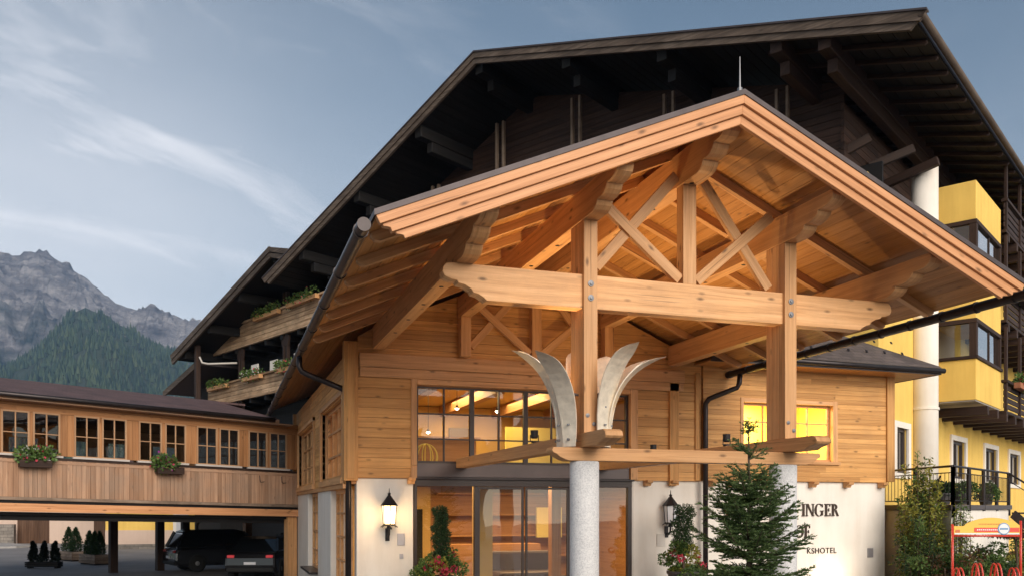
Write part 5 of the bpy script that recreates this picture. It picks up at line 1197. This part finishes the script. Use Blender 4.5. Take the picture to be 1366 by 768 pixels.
spruce('spruce_tree', (6.66, 9.93, 0), 3.28, 1.24, 'young green spruce standing in front of the right granite column', 4)

def clump_plant(name, loc, label, cat, clumps, mats, stems=None, group=None, rz=0):
    """clumps: (centre, radii, n, leaf length, leaf width, mat)"""
    t_ = thing(name, loc, label, cat, group, rz)
    by = {}
    for c, r_, n, ll, lw, m in clumps:
        q, d = blob(n, c, r_, .35); by.setdefault((m, ll, lw), []).append((q, d))
    for (m, ll, lw), L_ in by.items():
        p = np.concatenate([a for a, _ in L_]); d = np.concatenate([b for _, b in L_])
        leaf_mesh('blooms' if m.startswith('bloom') else 'foliage', p, d, RNG.uniform(.7, 1.25, len(p)) * ll, lw, m, t_, True)
    if stems:
        mb = MB()
        for s_ in stems: mb.tube(s_[0], s_[1], 6)
        mb.build('stem', 'bark', t_, local=True)
    return t_
def pot(t_, prof, m, local=True):
    mb = MB(); mb.lathe(prof, (0, 0, 0), 24); return mb.build('pot', m, t_, local=True, smooth=False)
def topiary(loc, label, colh, colr, z0, fl, seed):
    random.seed(seed); cl = []
    for k in range(16):
        z = z0 + (colh) * (k + .5) / 16; cl.append(((random.gauss(0, .03), random.gauss(0, .03), z), (colr * random.uniform(.8, 1.12),) * 2 + (colh / 14,), 340, .055, .02, 'thuja'))
    for k in range(14):
        a = random.random() * 6.28; r_ = random.uniform(.15, .5); cl.append(((r_ * math.cos(a), r_ * math.sin(a) * .8, random.uniform(.62, .98 if r_ > .3 else 1.25)), (.17, .17, .14), 240, .06, .04, random.choice(['leaf', 'leaf', 'leafyellow'])))
    for k in range(fl):
        a = random.random() * 6.28; r_ = random.uniform(.2, .5); m = random.choice(['bloomred', 'bloomred', 'bloomred', 'leafred']); cl.append(((r_ * math.cos(a), -abs(r_ * math.sin(a)), random.uniform(.75, 1.15)), (.07, .07, .06), 45, .05, .045, m))
    t_ = clump_plant('potted_topiary', loc, label, 'potted plant', cl, None, [([(0, 0, .5), (0, 0, z0 + .3)], .03)], 'potted topiaries beside the doors')
    pot(t_, [(.24, 0), (.30, .3), (.34, .62), (.37, .64), (.37, .70), (.33, .70), (.32, .64), (0, .64)], 'potdark'); return t_
topiary((4.28, 17.25, 0), 'potted column topiary with red flowers left of the doors', 1.0, .155, 1.08, 9, 3)
topiary((9.72, 17.0, 0), 'potted bushy topiary with orange leaves below the unlit lantern', 1.0, .24, 1.12, 5, 8)

# tall bamboo-like shrub at the corner of the wing, with low plants
def bamboo(loc, label, n, hmin, hmax, rad, mats, name='tall_shrub', ll=.11, lw=.032, per=130):
    t_ = thing(name, loc, label, 'shrub'); mb = MB(); P = {m: ([], []) for m in mats}
    for k in range(n):
        a = random.random() * 6.28; r_ = rad * random.random() ** .6; h_ = random.uniform(hmin, hmax) * (1.0 - .35 * (r_ / rad) ** 2); b0 = V((r_ * math.cos(a), r_ * math.sin(a), 0)); lean = V((random.gauss(0, .12), random.gauss(0, .12), 0)) + b0 * .2
        pts = [b0 + lean * (q * q) + V((0, 0, h_ * q)) for q in (0, .3, .6, 1)]; mb.tube(pts, [.014, .012, .009, .003], 5, False)
        m = random.choice(mats); q = RNG.random(per) ** .75; base = np.array([tuple(b0)] * per) + np.outer(q * q, np.array(lean)) + np.outer(q * h_, [0, 0, 1]); o_ = RNG.normal(size=(per, 3)) * np.array([.13, .13, .05]) * (1.15 - q)[:, None]
        P[m][0].append(base + o_); P[m][1].append(o_ * 5 + RNG.normal(size=(per, 3)) * .5 + np.array([0, 0, -.15]))
    mb.build('stems', 'bark', t_, local=True)
    for m in mats:
        if P[m][0]: p = np.concatenate(P[m][0]); leaf_mesh('foliage', p, np.concatenate(P[m][1]), RNG.uniform(.6, 1.2, len(p)) * ll, lw, m, t_, True)
    return t_
random.seed(21)
bamboo((16.75, 17.45, 0), 'tall yellow green bamboo like shrub at the corner of the white wall', 46, 2.4, 3.65, .45, ['leafyellow', 'leaf', 'leafyellow'], ll=.13, lw=.04)
bamboo((17.35, 16.9, 0), 'thinner feathery shrub between the bamboo and the terrace wall', 16, 1.9, 3.0, .32, ['leaf', 'leafyellow'], per=80)
bamboo((16.35, 17.1, 0), 'dense dark green shrub at the foot of the bamboo', 26, 1.3, 2.1, .45, ['leaf', 'thuja'], per=150)
def lowbush(loc, label, r_, h_, mats, n=14, name='low_shrub', ll=.075, lw=.045):
    cl = []
    for k in range(n):
        a = random.random() * 6.28; q = random.random() ** .6 * r_; cl.append(((q * math.cos(a), q * math.sin(a), random.uniform(.15, h_)), (.22, .22, .17), 170, ll, lw, random.choice(mats)))
    return clump_plant(name, loc, label, 'shrub', cl, None, [([(0, 0, 0), (0, 0, h_ * .7)], .02)])
lowbush((16.25, 16.2, 0), 'low reddish flowering shrub in the bed below the bamboo', .6, .95, ['leafred', 'leaf', 'leaf', 'leafred'])
lowbush((16.9, 16.1, 0), 'low mixed shrub with pale leaves beside the reddish shrub', .5, .85, ['leaf', 'leafyellow', 'leafred'])
lowbush((17.6, 16.3, 0), 'round dark green shrub against the terrace wall', .45, .8, ['thuja', 'leaf'])
lowbush((18.5, 16.9, 0), 'red leaved shrub in front of the terrace under the sign', .45, 1.1, ['leafred', 'leaf'])
lowbush((19.8, 17.3, 0), 'wide green shrub behind the bicycle stand', .9, 1.0, ['leaf', 'leafyellow', 'leafred'], 26)
lowbush((21.0, 17.6, 0), 'green shrub at the right edge below the terrace stair', .7, 1.3, ['leaf', 'thuja'], 20)
st = thing('small_tree', (18.35, 16.1, 0), 'small umbrella shaped tree behind the bicycle sign', 'tree'); mb = MB(); mb.tube([(0, 0, 0), (.02, 0, .8), (0, .02, 1.42)], [.035, .028, .02], 7)
cl = []
for k in range(16):
    a = k * .9; q = .15 + .55 * random.random(); mb.tube([(0, .02, 1.3), (q * .6 * math.cos(a), q * .6 * math.sin(a), 1.52), (q * math.cos(a), q * math.sin(a), 1.46)], [.014, .01, .004], 5)
    qq, dd = blob(90, (q * math.cos(a), q * math.sin(a), 1.48), (.2, .2, .10), .3); cl.append((qq, dd))
mb.build('trunk', 'bark', st, local=True); leaf_mesh('crown', np.concatenate([a for a, _ in cl]), np.concatenate([b for _, b in cl]) + np.array([0, 0, -.4]), .10, .035, 'leafred', st, True)
# pots on the terrace
for (x, y), lab, m in (((18.0, 18.0), 'dark pot with low dark plant at the left of the terrace', 'thuja'), ((18.75, 18.15), 'pot with bright green bush behind the terrace railing corner', 'leaf'), ((20.9, 19.35), 'dark grey pot with trailing green plant on the right of the terrace', 'leaf')):
    t_ = clump_plant('terrace_plant', (x, y, 2.17), lab, 'potted plant', [((random.gauss(0, .12), random.gauss(0, .1), random.uniform(.2, .5)), (.2, .18, .16), 160, .08, .045, m) for _ in range(8)], None, None, 'potted plants on the terrace'); pot(t_, [(.15, 0), (.2, .26), (.22, .27), (.22, .3), (0, .29)], 'potdark')

# planters in the courtyard
def planter(name, loc, ln, wd, hh, label, boxm, n, ph, pr, fol, rz, legs=True):
    t_ = thing(name, loc, label, 'planter', 'planters in the courtyard', rz); mb = MB()
    for i in range(3):
        z = .08 + (hh - .1) * i / 3; zt = .08 + (hh - .1) * (i + 1) / 3 - .012
        mb.box((-ln / 2, -wd / 2, z), (ln / 2, -wd / 2 + .04, zt), X); mb.box((-ln / 2, wd / 2 - .04, z), (ln / 2, wd / 2, zt), X); mb.box((-ln / 2, -wd / 2 + .042, z), (-ln / 2 + .04, wd / 2 - .042, zt), Y); mb.box((ln / 2 - .04, -wd / 2 + .042, z), (ln / 2, wd / 2 - .042, zt), Y)
    mb.build('box', boxm, t_, local=True, bevel=.008)
    mb = MB(); mb.box((-ln / 2 + .05, -wd / 2 + .05, .1), (ln / 2 - .05, wd / 2 - .05, hh - .05)); mb.build('soil', 'soil', t_, local=True)
    mb = MB()
    for x in (-ln / 2 + .12, ln / 2 - .12): mb.box((x - .05, -wd / 2 + .05, 0), (x + .05, wd / 2 - .05, .078))
    mb.build('foot', 'old', t_, local=True)
    for k in range(n):
        x = -ln / 2 + ln * (k + .5) / n; P = []; D = []
        for q in np.linspace(0, 1, 9):
            rr = pr * (1.05 - q) ** .7 * (.75 + .5 * math.sin(min(1, q * 3 + .3) * 1.57)) * .8; a, d = blob(190, (x + random.gauss(0, .02), 0, hh + ph * q), (rr, rr, ph / 9), .45); P.append(a); D.append(d + np.array([0, 0, .8]))
        leaf_mesh('conifer', np.concatenate(P), np.concatenate(D), .10, .035, fol, t_, True)
    return t_
planter('conifer_planter', (-6.85, 40.05, -.42), 1.35, .45, .32, 'low dark trough with three dark conifers in the courtyard', 'old', 3, .70, .20, 'thujadark', R(-18))
planter('conifer_planter', (-6.55, 45.2, -.42), 1.5, .7, .5, 'wooden planter box with rounded green conifers, farther of the pair', 'grey', 2, .95, .36, 'thuja', R(-58))
planter('conifer_planter', (-5.2, 42.0, -.42), 1.5, .7, .5, 'wooden planter box with pointed green conifers, nearer of the pair', 'grey', 3, .85, .27, 'thuja', R(-58))

# ------------------------------------------------------------------ bicycle stand with sign
BS = thing('bicycle_stand', (16.3, 15.08, 0), 'red bicycle stand with arched yellow sign board at the lower right edge', 'bicycle stand', rz=math.atan2(-.32, .947))
mb = MB()
for x in (-.76, .77): mb.tube([(x, 0, 0), (x, 0, 1.72 if x < 0 else 1.80)], .028, 8)
mb.tube([(-.76, 0, 1.46), (.77, 0, 1.46)], .022, 8); mb.tube([(-.76, 0, .50), (.77, 0, .50)], .022, 8); mb.tube([(-.76, .0, .12), (.77, 0, .12)], .022, 8)
mb.build('frame', 'red', BS, local=True, smooth=True)
mb = MB(); arch = [(-.73 + 1.47 * i / 20, 1.70 + .17 * math.sin(math.pi * max(0, (i - 3) / 17)) ** .8 if i > 3 else 1.68) for i in range(21)]
mb.prism([(-.73, -.015, 1.49)] + [(.74, -.015, 1.49)] + [(a, -.015, b) for a, b in reversed(arch)], (0, .03, 0), X); mb.build('sign_board', 'signyellow', BS, local=True)
mb = MB(); mb.box((-.28, -.019, 1.545), (.73, -.0155, 1.645)); mb.build('red_band', 'signred', BS, local=True)
mb = MB(); mb.box((-.72, -.0205, 1.495), (.73, -.0158, 1.525)); mb.build('white_line', 'signwhite', BS, local=True)
mb = MB(); mb.lathe([(.135, 0), (.135, .006), (0, .007)], (0, 0, 0), 28); mb.v = [(x + .38, -.0195 - z, y + 1.62) for x, y, z in mb.v]; bd = mb.build('badge', 'signblue', BS, local=True)
mb = MB(); mb.lathe([(.112, 0), (.112, .006), (0, .007)], (0, 0, 0), 28); mb.v = [(x + .38, -.0235 - z, y + 1.62) for x, y, z in mb.v]; mb.build('badge_face', 'signwhite', bd, local=True)
mb = MB(); mb.box((.29, -.034, 1.60), (.47, -.031, 1.64)); mb.build('badge_bar', 'signblue', bd, local=True)
mb = MB()
for i in range(12): mb.box((-.22 + i * .045, -.0225, 1.585), (-.19 + i * .045, -.0192, 1.612))
mb.build('lettering', 'signwhite', BS, local=True)
mb = MB()
for i in range(14): mb.box((-.18 + i * .035, -.0185, 1.715), (-.155 + i * .035, -.0152, 1.735))
mb.build('lettering', 'emblem', BS, local=True)
mb = MB(); mb.box((-.70, -.0195, 1.535), (-.60, -.0155, 1.60)); mb.build('dark_patch', 'emblem', BS, local=True)
for x in (-.62, -.20, .22, .62): 
    for d in (-.045, .045):
        mb = MB(); mb.tube([(x + d, -.18, .12)] + [(x + d, -.18 + .36 * (.5 - .5 * math.cos(a)), .12 + (.72 if abs(x) < .3 else .62) * math.sin(a) ** .7) for a in np.linspace(.15, 3.0, 12)] + [(x + d, .18, .12)], .02, 6); mb.build('wheel_holder', 'red', BS, local=True, smooth=True)

# ------------------------------------------------------------------ cars in the shade of the passage
def car(loc, rz, label, suv, paint, tail=False):
    t_ = thing('parked_car', loc, label, 'car', 'cars parked under the passage', rz); Lh, W = (2.25, .90) if suv else (2.3, .89); H = 1.62 if suv else 1.44
    # local +x is forward
    body = [(-Lh, .42), (-Lh + .03, .75), (-Lh + .12, .95), (Lh - 1.35, 1.0), (Lh - .35, .88), (Lh - .02, .70), (Lh, .42), (Lh - .15, .24), (-Lh + .15, .24)]
    def loft(prof, w0, w1, nm, m, bev):
        mb = MB(); mb.prism([(x, -w0, z) for x, z in prof], (0, 2 * w0, 0), X)
        zs = [z for _, z in prof]; z0, z1 = min(zs), max(zs)
        mb.v = [(x, y * (1 - (1 - w1 / w0) * max(0, (z - z0) / (z1 - z0))), z) for x, y, z in mb.v]
        return mb.build(nm, m, t_, local=True, bevel=bev)
    loft(body, W, W * .96, 'body', paint, .09)
    cab = [(-Lh + .15, .93), (-Lh + .42, H - .10), (-Lh + .75, H - .01), (.1, H), (.45, H - .06), (1.15, .95)] if suv else [(-Lh + .45, .93), (-Lh + 1.15, H - .07), (-Lh + 1.6, H), (.15, H - .01), (.45, H - .08), (1.2, .93)]
    loft(cab, W * .95, W * .74, 'cabin', 'carglass', .06)
    rf = [(x, z) for x, z in cab if z > H - .12]; mb = MB(); x0 = min(x for x, _ in rf); x1 = max(x for x, _ in rf)
    mb.prism([(x0, -W * .72, H - .08), (x0 + .3, -W * .72, H + .012), (x1 - .3, -W * .72, H + .012), (x1, -W * .72, H - .07)], (0, W * 1.44, 0), X); mb.build('roof', paint, t_, local=True, bevel=.03)
    for sg in (-1, 1):
        for xa, xb in ((cab[0][0], cab[1][0]), (-.35, -.30), (cab[-1][0], cab[-2][0])):
            mb = MB(); mb.beam((xa, sg * W * .945, .95), (xb, sg * W * .77, H - .08), .07, .09); mb.build('pillar', paint, t_, local=True)
    for x in (-Lh + .85, Lh - .88):
        for sg in (-1, 1):
            mb = MB(); mb.lathe([(.2, -.11), (.33, -.11), (.34, -.08), (.34, .08), (.33, .11), (.2, .11)], (0, 0, 0), 24); mb.v = [(x + a, sg * (W - .1) + c, .34 + b) for a, b, c in mb.v]; wh = mb.build('wheel', 'tyre', t_, local=True, smooth=True)
            mb = MB(); mb.lathe([(.21, -.115), (.20, .09), (.06, .115), (0, .12)] if sg > 0 else [(0, -.12), (.06, -.115), (.20, -.09), (.21, .115)], (0, 0, 0), 10); mb.v = [(x + a, sg * (W - .1) + c, .34 + b) for a, b, c in mb.v]; mb.build('rim', 'rim', wh, local=True)
    for sg in (-1, 1):
        mb = MB(); mb.box((-Lh - .02, sg * W * .74 - .12, .76), (-Lh + .12, sg * W * .74 + .12, .86)); mb.build('tail_light', 'tail' if tail else 'taildim', t_, local=True, bevel=.02)
        mb = MB(); mb.box((Lh - .25, sg * W * .68 - .17, .64), (Lh + .0, sg * W * .68 + .17, .78)); mb.build('headlight', 'paleglass', t_, local=True, bevel=.03)
        mb = MB(); mb.box((.75, sg * W - .02 if sg > 0 else -W - .16, .98), (.95, sg * W + .16 if sg > 0 else -W + .02, 1.12)); mb.build('mirror', paint, t_, local=True, bevel=.03)
    mb = MB(); mb.box((-Lh - .03, -.20, .53), (-Lh + .05, .20, .62)); mb.build('number_plate', 'plate', t_, local=True)
    mb = MB(); mb.box((-Lh - .01, -.8, .28), (-Lh + .2, .8, .42)); mb.build('bumper', 'tyre', t_, local=True, bevel=.04)
    return t_
car((.25, 36.9, -.40), R(18), 'dark sport utility car parked farthest left under the passage', True, 'carpaint2')
car((1.62, 33.4, -.40), R(74), 'black saloon car with red tail lights showing its rear', False, 'carpaint', True)
car((3.3, 37.8, -.40), R(70), 'black car half hidden behind the saloon by the corner post', False, 'carpaint')

# off-frame surroundings that the glass reflects: opposite side of the street
hh_, L_ = house('opposite_house', (16, -16), (-4, -19), 9, 5.5, 'white house across the street behind the camera', 'white', 'pink', 1.0)
for k in range(5): lowbush((-5 + k * 3.1, -9.5, 0), 'green hedge shrub across the street behind the camera', 1.0, 1.5, ['leaf', 'thuja'], 20, 'hedge_shrub', .12, .08)['group'] = 'hedge across the street'

# ------------------------------------------------------------------ valley haze: one closed box of even, pale air round the whole scene
mb = MB(); mb.box((-4000, -64, -7), (4200, 4800, 1060)); hz = mb.build('haze', 'void'); hz['kind'] = 'stuff'
hm = bpy.data.materials.new('pale_air'); hm.use_nodes = True; hm.node_tree.nodes.clear()
ho = hm.node_tree.nodes.new('ShaderNodeOutputMaterial'); hv = hm.node_tree.nodes.new('ShaderNodeVolumePrincipled')
hv.inputs['Color'].default_value = (0.34, 0.56, 0.92, 1); hv.inputs['Density'].default_value = 0.00012; hv.inputs['Anisotropy'].default_value = 0.0
hm.node_tree.links.new(hv.outputs[0], ho.inputs['Volume']); hz.data.materials.clear(); hz.data.materials.append(hm)
